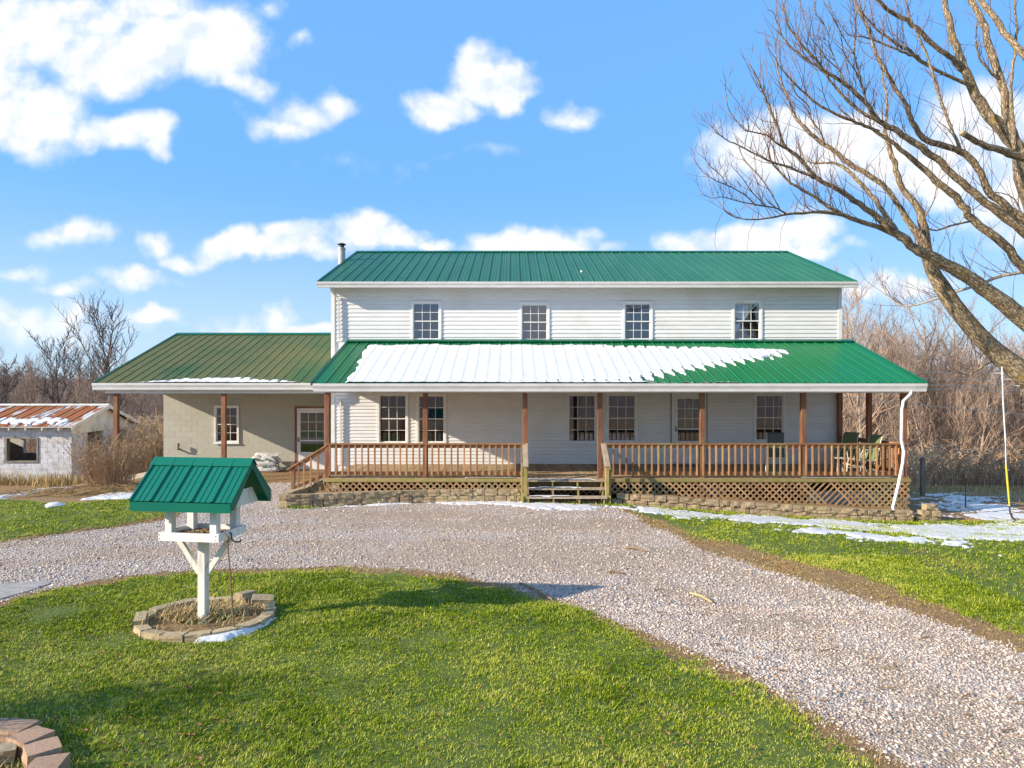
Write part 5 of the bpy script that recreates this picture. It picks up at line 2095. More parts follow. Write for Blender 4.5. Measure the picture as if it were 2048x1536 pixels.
# ================================================================= patio chairs
def chair(loc, rz, fabric, label):
    """high-backed sling chair facing local -Y"""
    c = thing('patio_chair', label, 'chair', loc, 'sling patio chairs on the porch', rz=rz)
    # sling seat and back as one curved band with thickness
    prof = [(-.24, .42), (-.10, .40), (.05, .39), (.18, .41), (.24, .50), (.29, .70), (.34, .92), (.38, 1.02), (.45, 1.06)]

    def band(pr, w, th):
        b = MB()
        n = len(pr)
        for (y, z) in pr:
            b.v += [(-w, y, z), (w, y, z), (w, y + th * .6, z - th), (-w, y + th * .6, z - th)]
        for i in range(n - 1):
            for k in range(4):
                a, d = i * 4 + k, i * 4 + (k + 1) % 4
                b.f.append((a, d, d + 4, a + 4))
        b.f.append((0, 3, 2, 1))
        b.f.append(tuple((n - 1) * 4 + k for k in range(4)))
        return b
    band(prof[:4], .22, .012).build('seat', fabric, c, smooth=False)
    band(prof[3:], .22, .012).build('backrest', fabric, c)
    f = MB()
    for s in (-1, 1):
        f.tube([(s * .235, y + .01, z - .01) for y, z in prof], [.014] * len(prof), 6)
    f.tube([(-.235, -.23, .405), (.235, -.23, .405)], [.012, .012], 6)
    f.tube([(-.235, .2, .42), (.235, .2, .42)], [.012, .012], 6)
    f.build('frame', M['chair_frame'], c)
    for s in (-1, 1):
        MB().tube([(s * .255, .30, .66), (s * .275, .18, .69), (s * .28, -.10, .68), (s * .28, -.22, .66), (s * .28, -.27, .58), (s * .27, -.25, .42)], [.014] * 6, 6).build('armrest', M['chair_frame'], c)
        MB().tube([(s * .26, -.24, .42), (s * .27, -.30, .0)], [.015, .015], 6).build('leg', M['chair_frame'], c)
        MB().tube([(s * .26, .05, .38), (s * .27, .36, .0)], [.015, .015], 6).build('leg', M['chair_frame'], c)
        MB().tube([(s * .26, -.28, .15), (s * .26, .20, .17)], [.010, .010], 6).build('stretcher', M['chair_frame'], c)
    return c


chair((XX(1552, 19.0), 19.0, DECK), radians(-20), M['mesh_grey'], 'grey sling chair standing alone in front of the rightmost porch window')
chair((9.33, 19.3, DECK), radians(-62), M['mesh_green'], 'dark green sling chair at the right end of the porch, nearer the house wall')
chair((9.38, 18.25, DECK), radians(-80), M['mesh_green'], 'pale green sling chair at the right end of the porch, nearer the front railing')
# a low side table between them
tb = thing('side_table', 'small low table between the two green porch chairs', 'side table', (9.0, 18.75, DECK))
MB().tube([(9.0, 18.75, DECK + .40), (9.0, 18.75, DECK + .42)], [.24, .24], 16).build('table_top', M['chair_frame'], tb)
for k in range(4):
    a = pi / 4 + k * pi / 2
    MB().tube([(9.0 + .15 * cos(a), 18.75 + .15 * sin(a), DECK + .40), (9.0 + .2 * cos(a), 18.75 + .2 * sin(a), DECK)], [.012, .012], 6).build('leg', M['chair_frame'], tb)

# ================================================================= old shed
YS = 25.0
SX1 = XX(143, YS)
SX0 = -23.0
shed = thing('shed', 'old white block shed with rusty metal roof at the left edge', 'shed', (-19, YS, -.65))
sz0, szt = -.75, 1.42
sw = (XX(10, YS), XX(77, YS), ZZ(925, YS), ZZ(875, YS))
sd1 = (XX(182, 26.2), 0)
w = MB()
for (a, b, c_, d_) in rects(SX0, SX1, sz0, szt, [sw]):
    w.box(a, b, YS + .012, YS + .18, c_, d_)
w.build('front_wall', M['shed_white'], shed, normals=False)
# gable wall with two openings
go = [(25.95, 26.95, -.75, ZZ(862, 26.4)), (27.75, 28.6, -.75, ZZ(860, 28.1))]
w = MB()
for (a, b, c_, d_) in rects(YS + .18, 28.95, sz0, szt, go):
    w.box(SX1 - .16, SX1 - .012, a, b, c_, d_)
w.build('gable_wall', M['shed_white'], shed, normals=False)
w = MB()
for (a, b, c_, d_) in rects(SX0, SX1 - .16, sz0, szt, [(-20.6, -18.0, .2, 1.1)]):
    w.box(a, b, 28.8, 28.95, c_, d_)
w.box(SX0, SX0 + .16, YS + .18, 28.8, sz0, szt)
w.build('back_wall', M['shed_white'], shed, normals=False)
cacheS = {}
for r_ in range(int((szt - sz0) / .2)):
    z0 = sz0 + .07 + r_ * .2
    if z0 + .2 > szt:
        break
    for axis, lo, hi, ops in (('x', SX0, SX1, [sw]), ('y', YS, 28.95, go)):
        p = lo - (.2 if r_ % 2 else 0)
        while p < hi:
            a, b = max(p, lo), min(p + .4, hi)
            p += .4
            segs = [(a, b)]
            for h in ops:
                if h[2] < z0 + .17 and h[3] > z0 + .03:
                    segs = [s for (u, v) in segs for s in (((u, v),) if v <= h[0] or u >= h[1] else tuple(q for q in ((u, min(v, h[0])), (max(u, h[1]), v)) if q[1] - q[0] > .03))]
            for (u, v) in segs:
                if v - u < .05:
                    continue
                key = (round(v - u, 2))
                if key not in cacheS:
                    cacheS[key] = MB().cbox(key - .007, .03, .194, .004).mesh('block')
                    fix_normals(cacheS[key])
                    cacheS[key].materials.append(M['shed_white'])
                if axis == 'x':
                    put('block', cacheS[key], None, shed, ((u + v) / 2, YS + .015, z0))
                else:
                    put('block', cacheS[key], None, shed, (SX1 - .015, (u + v) / 2, z0), (0, 0, pi / 2))
fr = MB()
for (a, b, c_, d_) in ((sw[0], sw[0] + .08, sw[2], sw[3]), (sw[1] - .05, sw[1], sw[2], sw[3]), (sw[0] + .08, sw[1] - .05, sw[2], sw[2] + .06), (sw[0] + .08, sw[1] - .05, sw[3] - .04, sw[3])):
    fr.box(a, b, YS - .03, YS + .14, c_, d_)
fr.build('window', M['fence_wood'], shed)
# roof
SE, SR, SB = (24.7, 1.50), (27.05, 2.245), (29.35, 1.46)
SRX1 = XX(143, 24.7)
rs = roof_slope(shed, SX0 - .3, SRX1, SE, SR, .42, 'rust', minor=1, underlay='shed_board')
u = MB()
u.prism([(SR[0], SR[1]), (SB[0], SB[1]), (SB[0], SB[1] - .06), (SR[0], SR[1] - .06)], 'x', SX0 - .3, SRX1)
u.build('rear_roof', M['rust'], shed)
rc = MB()
rc.prism([(SR[0] - .14, SR[1] - .02), (SR[0], SR[1] + .05), (SR[0] + .14, SR[1] - .02), (SR[0], SR[1] + .03)], 'x', SX0 - .3, SRX1)
rc.build('ridge_cap', M['shed_board'], shed)
gb = MB()
gb.prism([(SE[0] + .3, szt + .002), (SR[0], SR[1] - .08), (SB[0] - .35, szt + .002)], 'x', SX1 - .05, SX1 + .012)
gb.prism([(SE[0] + .3, szt - .22), (SE[0] + .3, szt), (SB[0] - .35, szt), (SB[0] - .35, szt - .12)], 'x', SX1 - .01, SX1 + .0125)
gb.build('gable_boards', M['shed_board'], shed)
for (A_, B_) in ((SE, SR), (SR, SB)):
    MB().bar((SRX1, A_[0], A_[1] - .06), (SRX1, B_[0], B_[1] - .06), .03, .13).build('rake_board', M['shed_board'], shed)
for k in range(12):
    x = SX1 - .3 - k * .6
    MB().box(x - .02, x + .02, 24.72, 25.0, 1.36, 1.45).build('rafter_tail', M['shed_board'], shed)
ss_ = (SR[1] - SE[1]) / (SR[0] - SE[0])


def h_shed(x, y):
    ph = ((x - SX0) / .42) % 1
    d = .45 - abs(y - .55) * 1.4
    return d * .8 + .5 * fbm(x, y * 1.5, 1.6, 3, 15) - .08 + .25 * (np.minimum(ph, 1 - ph) > .10) - .15 - .8 * ss(-16.6, -16.2, x)


roof_snow('snow', 'band of old snow low on the rusty shed roof', SX0, SRX1 - .1, SE, ss_, 1.3, h_shed, .42, SX0, .04, .035)

# ================================================================= posts, wires, swing
ft = thing('fence_post', 'square grey wooden fence post at the edge of the woods right of the porch', 'fence post', (XX(1845, 21.4), 21.4, tz(XX(1845, 21.4), 21.4)))
fx = XX(1845, 21.4)
MB().cbox(.12, .12, ZZ(915, 21.4) - tz(fx, 21.4) + .1, .01, o=(fx, 21.4, tz(fx, 21.4) - .1)).build('post', M['fence_wood'], ft)
fx2, fy2 = XX(1931, 18.9), 18.9
tp = MB()
tp.tube([(fx2, fy2, tz(fx2, fy2) - .1), (fx2 + .01, fy2, ZZ(942, fy2))], [.018, .016], 6)
tag(tp.build('metal_stake', M['black']), 'thin dark metal stake in the shaded snow right of the porch', 'stake')
pole = thing('utility_pole', 'wooden utility pole beyond the right edge carrying the wires', 'utility pole', (24, 27, tz(24, 27)))
MB().tube([(24, 27, -1.2), (24, 27, 5.6)], [.16, .12], 10).build('pole', M['bark_far'], pole)
pole2 = thing('utility_pole', 'wooden utility pole hidden behind the farmhouse carrying the wires', 'utility pole', (-2, 34, tz(-2, 34)))
MB().tube([(-2, 34, -.6), (-2, 34, 5.6)], [.16, .12], 10).build('pole', M['bark_far'], pole2)
for k, (pl, pr) in enumerate(((745, 747), (757, 759), (770, 772), (778, 781), (808, 829))):
    A_ = at(1812, pl, 28)
    B_ = at(2048, pr, 26.4)
    d_ = Vector(B_) - Vector(A_)
    pts = []
    for q in range(13):
        t = -1.6 + q * (3.2 / 12)
        p = Vector(A_) + d_ * t
        pts.append((p.x, p.y, p.z + .06 * (t - .5) ** 2))
    tag(MB().tube(pts, [.017] * 13, 4).build('overhead_wire', M['wire']), ['uppermost thin wire crossing the woods right of the porch roof', 'second thin wire from the top in front of the right woods', 'third thin wire from the top, level with the porch gutter', 'fourth thin wire just below the porch gutter line', 'lowest wire, sloping down to the right below the other wires'][k], 'wire', 'overhead wires')
YSW = 15.2
swg = thing('rope_swing', 'white and yellow rope hanging from the leaning tree limb with a black hook', 'rope swing', at(2020, 1045, YSW))
b = MB()
b.tube([at(2003, 690, YSW), at(2006, 800, YSW), at(2011, 885, YSW)], [.018, .016, .016], 6)
b.tube([at(1996, 722, YSW), at(2008, 700, YSW + .2), at(2000, 688, YSW + .35), at(1988, 700, YSW + .1), at(1998, 724, YSW - .05)], [.016] * 5, 5)
b.tube([at(2011, 885, YSW), at(2012, 930, YSW)], [.010, .010], 5)
b.build('rope', M['rope'], swg)
MB().tube([at(2012, 930, YSW), at(2015, 965, YSW), at(2019, 1012, YSW)], [.018, .021, .016], 7).build('yellow_rope', M['rope_yellow'], swg)
b = MB()
b.tube([at(2019, 1012, YSW), at(2020, 1024, YSW), at(2025, 1036, YSW), at(2032, 1040, YSW), at(2026, 1043, YSW)], [.016, .02, .024, .018, .010], 6)
b.build('hook', M['black'], swg)

# ================================================================= trees
def grow_limb(m_, p, d, length, r0, segs, rng_, curl, up, taper=.35, nside=4):
    """one wandering limb; returns its points and radii"""
    pts, rad = [tuple(p)], [r0]
    p, d = Vector(p), Vector(d).normalized()
    for i in range(segs):
        d = (d + Vector((rng_.uniform(-curl, curl), rng_.uniform(-curl, curl), rng_.uniform(-curl, curl) + up))).normalized()
        p = p + d * (length / segs)
        pts.append(tuple(p))
        rad.append(r0 * (1 - (1 - taper) * (i + 1) / segs))
    m_.tube(pts, rad, nside, cap=False)
    return pts, rad


def tree_variant(seed, H, spread, trunk_r, n1, n2, n3, up=.10, lean=0.0, rm=1.0):
    """returns (trunk mesh builder, crown mesh builder) for a leafless tree of height H"""
    r = random.Random(seed)
    T, Cn = MB(), MB()
    tp, tr_ = grow_limb(T, (0, 0, -.2), (r.uniform(-lean, lean), r.uniform(-lean, lean), 1), H * .78, trunk_r, 9, r, .09, .05, .22, 6)

    def child(pts, rad, t):
        k = t * (len(pts) - 1)
        i = min(int(k), len(pts) - 2)
        f = k - i
        p = Vector(pts[i]).lerp(Vector(pts[i + 1]), f)
        d = (Vector(pts[i + 1]) - Vector(pts[i])).normalized()
        return p, d, rad[i] * (1 - f) + rad[i + 1] * f
    for a in range(n1):
        t = .22 + .78 * (a + r.random() * .5) / n1
        p, d, rr = child(tp, tr_, t)
        az = a * 2.4 + r.uniform(-.4, .4)
        el = r.uniform(.35, 1.0)
        dd = Vector((cos(az) * cos(el), sin(az) * cos(el), sin(el))) + d * .35
        L1 = spread * (1.15 - t * .55) * r.uniform(.7, 1.15)
        p1, r1 = grow_limb(Cn, p, dd, L1, min(rr * .62, trunk_r * .5), 5, r, .22, up, .25, 4)
        for b in range(n2):
            t2 = .2 + .8 * (b + r.random()) / n2
            q, e, r2 = child(p1, r1, min(t2, .99))
            dd2 = e + Vector((r.uniform(-1, 1), r.uniform(-1, 1), r.uniform(-.3, .9)))
            p2, r2_ = grow_limb(Cn, q, dd2, L1 * r.uniform(.28, .5), max(r2 * .5, .010 * rm), 3, r, .28, up * 1.2, .35, 3)
            for c in range(n3):
                t3 = .15 + .85 * (c + r.random()) / n3
                q3, e3, r3 = child(p2, r2_, min(t3, .99))
                dd3 = e3 * .7 + Vector((r.uniform(-1, 1), r.uniform(-1, 1), r.uniform(-.3, 1)))
                grow_limb(Cn, q3, dd3, L1 * r.uniform(.10, .24), max(r3 * .55, .0065 * rm), 2, r, .35, up, .4, 3)
    return T, Cn


VAR = []
for k, (H, sp_, tr, n1, n2, n3) in enumerate(((9.5, 3.0, .13, 18, 7, 7), (8.2, 2.6, .10, 16, 7, 7), (7.0, 2.5, .09, 16, 7, 8), (10.5, 3.4, .16, 18, 8, 7), (5.5, 2.2, .06, 14, 7, 8), (8.8, 3.6, .14, 16, 8, 8), (7.6, 2.2, .08, 18, 6, 7))):
    T, Cn = tree_variant(100 + k, H, sp_, tr, n1, n2, n3, lean=.12)
    a, b = T.mesh('trunk'), Cn.mesh('crown')
    a.materials.append(M['bark_far'])
    b.materials.append(M['twig_far'])
    VAR.append((a, b, H))
kinds = ['tall slender bare tree', 'slim bare tree', 'mid-sized twiggy bare tree', 'tall broad bare tree', 'small twiggy sapling', 'wide-crowned bare tree', 'narrow bare tree']


def bg_tree(x, y, k, s, rz, label, group):
    a, b, H = VAR[k]
    t = bpy.data.objects.new('bare_tree', None)
    scene.collection.objects.link(t)
    t.location = (x, y, tz(x, y))
    t.rotation_euler = (0, 0, rz)
    t.scale = (s, s, s)
    tag(t, label, 'tree', group)
    for nm, me in (('trunk', a), ('crown', b)):
        o = bpy.data.objects.new(nm, me)
        scene.collection.objects.link(o)
        o.parent = t
    return t


r = random.Random(99)
GR_R, GR_L = 'bare trees of the woods behind the porch on the right', 'bare trees of the woods behind the shed on the left'
# right woods
cnt = 0
for row, (d0_, d1_, num, hs) in enumerate(((37, 41, 20, .86), (41, 46, 26, 1.08), (46, 54, 30, 1.28), (54, 68, 34, 1.45))):
    for i in range(num):
        D = r.uniform(d0_, d1_)
        a0 = .53 if row == 0 else .465
        tx = a0 + (.92 - a0) * (i + r.random()) / num
        x = tx * D
        if x < 12.6:
            continue
        bg_tree(x, D, r.randrange(7), hs * r.uniform(.8, 1.2), r.uniform(0, 6.28), 'leafless tree lost in the crowded woods right of the farmhouse', GR_R)
        cnt += 1
# left woods
for row, (d0_, d1_, num, hs) in enumerate(((33, 38, 12, .50), (38, 46, 26, .55), (46, 58, 34, .62), (58, 74, 40, .75))):
    for i in range(num):
        D = r.uniform(d0_, d1_)
        tx = -.92 + (.46) * (i + r.random()) / num
        bg_tree(tx * D, D, r.randrange(7), hs * r.uniform(.8, 1.15), r.uniform(0, 6.28), 'leafless tree lost in the crowded woods behind the old shed', GR_L)
# individual trees on the left that stand above the skyline
def big_bg(x, y, seed, H, sp, label, n=(14, 8, 7), tr=.14, scale=1):
    T, Cn = tree_variant(seed, H, sp, tr, *n, up=.14, lean=.05, rm=2.0 if x < 0 else 1.3)
    t = bpy.data.objects.new('bare_tree', None)
    scene.collection.objects.link(t)
    t.location = (x, y, tz(x, y))
    tag(t, label, 'tree')
    for nm, mb_, mt in (('trunk', T, 'twig_dark' if x < 0 else 'bark_far'), ('crown', Cn, 'twig_dark' if x < 0 else 'twig_far')):
        me = mb_.mesh(nm)
        me.materials.append(M[mt])
        o = bpy.data.objects.new(nm, me)
        scene.collection.objects.link(o)
        o.parent = t


big_bg(XX(206, 36), 36, 301, 8.6, 3.8, 'tall spreading bare tree rising above the woods left of the wing roof')
big_bg(XX(120, 40), 40, 302, 7.6, 2.4, 'thinner bare tree above the shed, left of the tall spreading one', tr=.09)
big_bg(XX(8, 38), 38, 303, 6.0, 2.2, 'bare tree at the left edge above the rusty shed roof', tr=.10)
big_bg(XX(1716, 38), 38, 304, 13.6, 3.6, 'dense bare tree just right of the upper storey corner', n=(20, 9, 8), tr=.12)
big_bg(XX(1660, 50), 50, 305, 15.6, 2.8, 'faint bare treetop peeping over the right slope of the main roof', tr=.12)
# far woods on the rise, one mass
dw = MB()
rr = random.Random(5)
for (ta, tb, num) in ((-1.0, -.36, 110), (.36, .95, 90)):
    for i in range(num):
        D = rr.uniform(80, 125)
        x = (ta + (tb - ta) * (i + rr.random()) / num) * D
        z = tz(x, D)
        H = rr.uniform(6.5, 10.5) * (.52 if x < 0 else 1.0)
        p, q_ = grow_limb(dw, (x, D, z - .3), (rr.uniform(-.08, .08), 0, 1), H * .9, .16, 5, rr, .08, .05, .2, 3)
        for a in range(16):
            j = rr.randint(1, 4)
            az = rr.uniform(0, 6.28)
            e, _q = grow_limb(dw, p[j], (cos(az), sin(az), rr.uniform(.3, 1.2)), H * rr.uniform(.18, .4), .07, 3, rr, .25, .12, .3, 3)
            for c in range(4):
                az = rr.uniform(0, 6.28)
                grow_limb(dw, e[rr.randint(1, 3)], (cos(az), sin(az), rr.uniform(.0, 1.2)), H * rr.uniform(.07, .16), .045, 2, rr, .3, .1, .4, 3)
tag(dw.build('distant_woods', M['twig_far'], None, normals=False), 'distant leafless woods along the horizon', 'woods', kind='stuff')
# small leafless shrub just outside the left edge of the view; its shade crosses the lawn
SHB = thing('dry_shrub', 'leafless shrub by the corner bed, only its shade crossing the lawn at the lower left', 'shrub', (-5.7, 5.05, gh(-5.7, 5.05)))
sb = MB()
rr = random.Random(6)
for _ in range(150):
    az = rr.uniform(0, 6.28)
    x0_, y0_ = -5.7 + rr.gauss(0, .12), 5.05 + rr.gauss(0, .08)
    pts, _q = grow_limb(sb, (x0_, y0_, gh(-5.7, 5.05)), (cos(az) * .35, sin(az) * .25, 1), rr.uniform(.7, 1.65), .012, 5, rr, .18, .05, .3, 3)
    for c in range(6):
        az = rr.uniform(0, 6.28)
        grow_limb(sb, pts[rr.randint(1, 5)], (cos(az), sin(az), rr.uniform(.2, 1)), rr.uniform(.1, .3), .006, 2, rr, .3, .1, .4, 3)
sb.build('stems', M['brush'], SHB, normals=False)['kind'] = 'stuff'
# trees behind the viewer, mirrored in the window panes
for i, (x, y, k, s) in enumerate(((6, -22, 3, 1.0), (12, -18, 5, .9), (0, -30, 0, 1.0), (18, -26, 3, 1.1), (26, -20, 1, 1.0), (-4, -38, 5, 1.0), (9, -34, 6, 1.2), (30, -34, 3, 1.2))):
    bg_tree(x, y, k, s, i, 'bare tree across the lawn, seen only as a reflection in the porch windows', 'bare trees reflected in the windows')

# tangled brush at the wood's edge
def brush(name, label, spots, n, hgt, r0, mat, arch=1.0, seed=0):
    r = random.Random(seed)
    m_ = MB()
    for (x0, x1, y0, y1, k) in spots:
        for _ in range(int(n * k)):
            x, y = r.uniform(x0, x1), r.uniform(y0, y1)
            z = tz(x, y)
            h = r.uniform(*hgt)
            a = r.uniform(0, 6.28)
            l = h * r.uniform(.1, .9) * arch
            pts = [(x, y, z)]
            for q in (1, 2, 3, 4):
                t = q / 4
                pts.append((x + cos(a) * l * t ** 1.6 + r.uniform(-.05, .05), y + sin(a) * l * t ** 1.6 + r.uniform(-.05, .05), z + h * (1 - (1 - t) ** 1.7) - h * .35 * arch * max(0, t - .6)))
            m_.tube(pts, [r0, r0 * .9, r0 * .7, r0 * .5, r0 * .3], 3, cap=False)
            for q in range(3):
                i_ = r.choice((1, 2, 3))
                p = pts[i_]
                a2 = a + r.uniform(-1.6, 1.6)
                l2 = h * r.uniform(.12, .32)
                m_.tube([p, (p[0] + cos(a2) * l2 * .5, p[1] + sin(a2) * l2 * .5, p[2] + l2 * r.uniform(.1, .7)), (p[0] + cos(a2) * l2, p[1] + sin(a2) * l2, p[2] + l2 * r.uniform(-.2, .8))], [r0 * .5, r0 * .4, r0 * .25], 3, cap=False)
    return tag(m_.build(name, M[mat], None, normals=False), label, 'undergrowth', kind='stuff')


brush('undergrowth', 'tangled brown brush at the edge of the woods right of the porch', [(19, 33, 36, 39, .5), (19, 35, 39, 45, .5), (20, 30, 33.5, 36, .22)], 1400, (.6, 2.8), .024, 'brush', 1.3, 1)
brush('undergrowth', 'low rusty brush in front of the left woods behind the shed', [(-36, -14, 30, 36, 1.0), (-17, -12.8, 26, 31, .45)], 1100, (.8, 2.4), .016, 'brush', .8, 2)
weeds('dry_grass', 'matted brown grass and leaves on the bank below the right woods', [(15.5, 25, 1.8, 2.4, 1), (19, 29, 2.5, 2.5, 1), (22, 33, 3, 2, .8)], 3000, 'straw', (.04, .2), w=.007, lean=1.5, seed=12)

# dry shrub in front of the wing
sh = thing('dry_shrub', 'large dry brown shrub with withered seed heads in front of the wing post', 'shrub', (-11.85, 20.0, tz(-11.85, 20.0)))
r = random.Random(8)
st_, lv_ = MB(), MB()
for _ in range(330):
    a = r.uniform(0, 6.28)
    rr = r.uniform(0, .30)
    x, y = -11.75 + cos(a) * rr * 2.2, 20.0 + sin(a) * rr * 1.3
    z = tz(x, y)
    h = r.uniform(.7, 1.75)
    l = h * r.uniform(.1, .75) + (h < 1.1) * .25
    pts = [(x, y, z)]
    for q in (1, 2, 3, 4):
        t = q / 4
        pts.append((x + cos(a) * l * t ** 1.3 + r.uniform(-.04, .04), y + sin(a) * l * .7 * t ** 1.3 + r.uniform(-.04, .04), z + h * t * (1 - .12 * t)))
    st_.tube(pts, [.008, .007, .006, .005, .003], 3, cap=False)
    for q in range(4):
        p = pts[r.choice((2, 3, 3, 4))]
        d = (r.uniform(-.2, .2), r.uniform(-.2, .2), r.uniform(.02, .25))
        e = (p[0] + d[0], p[1] + d[1], p[2] + d[2])
        st_.tube([p, e], [.004, .0025], 3, cap=False)
        if r.random() < .5:
            s = r.uniform(.012, .026)
            b_ = len(lv_.v)
            for u in ((s, 0, 0), (-s, 0, 0), (0, s, 0), (0, -s, 0), (0, 0, s), (0, 0, -s)):
                lv_.v.append((e[0] + u[0], e[1] + u[1], e[2] + u[2]))
            for f_ in ((0, 2, 4), (2, 1, 4), (1, 3, 4), (3, 0, 4), (2, 0, 5), (1, 2, 5), (3, 1, 5), (0, 3, 5)):
                lv_.f.append(tuple(b_ + i for i in f_))
st_.build('stems', M['brush'], sh, normals=False)['kind'] = 'stuff'
lv_.build('seed_heads', M['leaf_dry'], sh, normals=False)['kind'] = 'stuff'
# fallen twigs round the shrub
fb = MB()
for _ in range(700):
    x, y = r.uniform(-14.4, -10.2), r.gauss(18.7, .45)
    z = gh(x, y)
    a = r.uniform(-.5, .5)
    l = r.uniform(.2, .9)
    fb.tube([(x, y, z + .02), (x + cos(a) * l * .5, y + sin(a) * l * .5, z + r.uniform(.03, .16)), (x + cos(a) * l, y + sin(a) * l, z + r.uniform(.01, .08))], [.008, .006, .004], 3, cap=False)
tag(fb.build('fallen_twigs', M['vine'], None, normals=False), 'drift of fallen brown twigs on the ground in front of the dry shrub', 'twigs', kind='stuff')
tt_ = MB()
for _ in range(170):
    px, py = r.uniform(300, 2040), r.uniform(1020, 1500)
    x, y = gp(px, py)
    if abs(x) > 15 or gsample(gravA, np.array([x]), np.array([y]))[0] < .35:
        continue
    z = gh(x, y) + .018
    a = r.uniform(-.6, .6)
    l = r.uniform(.05, .20)
    tt_.tube([(x, y, z), (x + cos(a) * l * .5, y + sin(a) * l * .5 + r.uniform(-.02, .02), z + .01), (x + cos(a) * l, y + sin(a) * l, z)], [.006, .005, .003], 4)
tag(tt_.build('twigs', M['vine'], None, normals=False), 'small broken twigs and bark bits scattered over the gravel drive', 'twigs', kind='stuff')
# a few larger pieces of wood along the verge
for k, (p, q) in enumerate((((1215, 1148), (1245, 1150)), ((1380, 1190), (1425, 1209)), ((1250, 1098), (1295, 1106)), ((1040, 1170), (1105, 1205)))):
    a, b = gp(*p), gp(*q)
    tag(MB().tube([(a[0], a[1], gh(*a) + .03), ((a[0] + b[0]) / 2, (a[1] + b[1]) / 2 + .03, gh((a[0] + b[0]) / 2, (a[1] + b[1]) / 2) + .045), (b[0], b[1], gh(*b) + .03)], [.014, .016, .010], 6).build('fallen_branch', M['vine' if k != 1 else 'straw']),
        ['short stick lying on the gravel at the drive\'s right side near the middle', 'pale split branch on the brown verge of the drive', 'dark stick on the far edge of the drive below the snow', 'long dark stick at the tip of the feeder\'s shadow'][k], 'stick', 'sticks lying along the drive')
# brown leaf litter and small stones near
lf = MB()
for _ in range(420):
    x, y = gp(r.uniform(-100, 1700) if r.random() < .6 else r.uniform(-50, 420), r.uniform(1170, 1560))
    if abs(x) > 10:
        continue
    z = gh(x, y) + .03
    a, s = r.uniform(0, 6.28), r.uniform(.012, .028)
    b_ = len(lf.v)
    lf.v += [(x + cos(a) * s, y + sin(a) * s, z + .006), (x - sin(a) * s * .6, y + cos(a) * s * .6, z + r.uniform(0, .015)), (x - cos(a) * s, y - sin(a) * s, z + .004), (x + sin(a) * s * .6, y - cos(a) * s * .6, z + r.uniform(0, .015)), (x, y, z - .004)]
    lf.f += [(b_, b_ + 1, b_ + 4), (b_ + 1, b_ + 2, b_ + 4), (b_ + 2, b_ + 3, b_ + 4), (b_ + 3, b_, b_ + 4)]
tag(lf.build('fallen_leaves', M['leaf_dry'], None, normals=False), 'few curled brown leaves dotted over the lawn', 'leaves', kind='stuff')

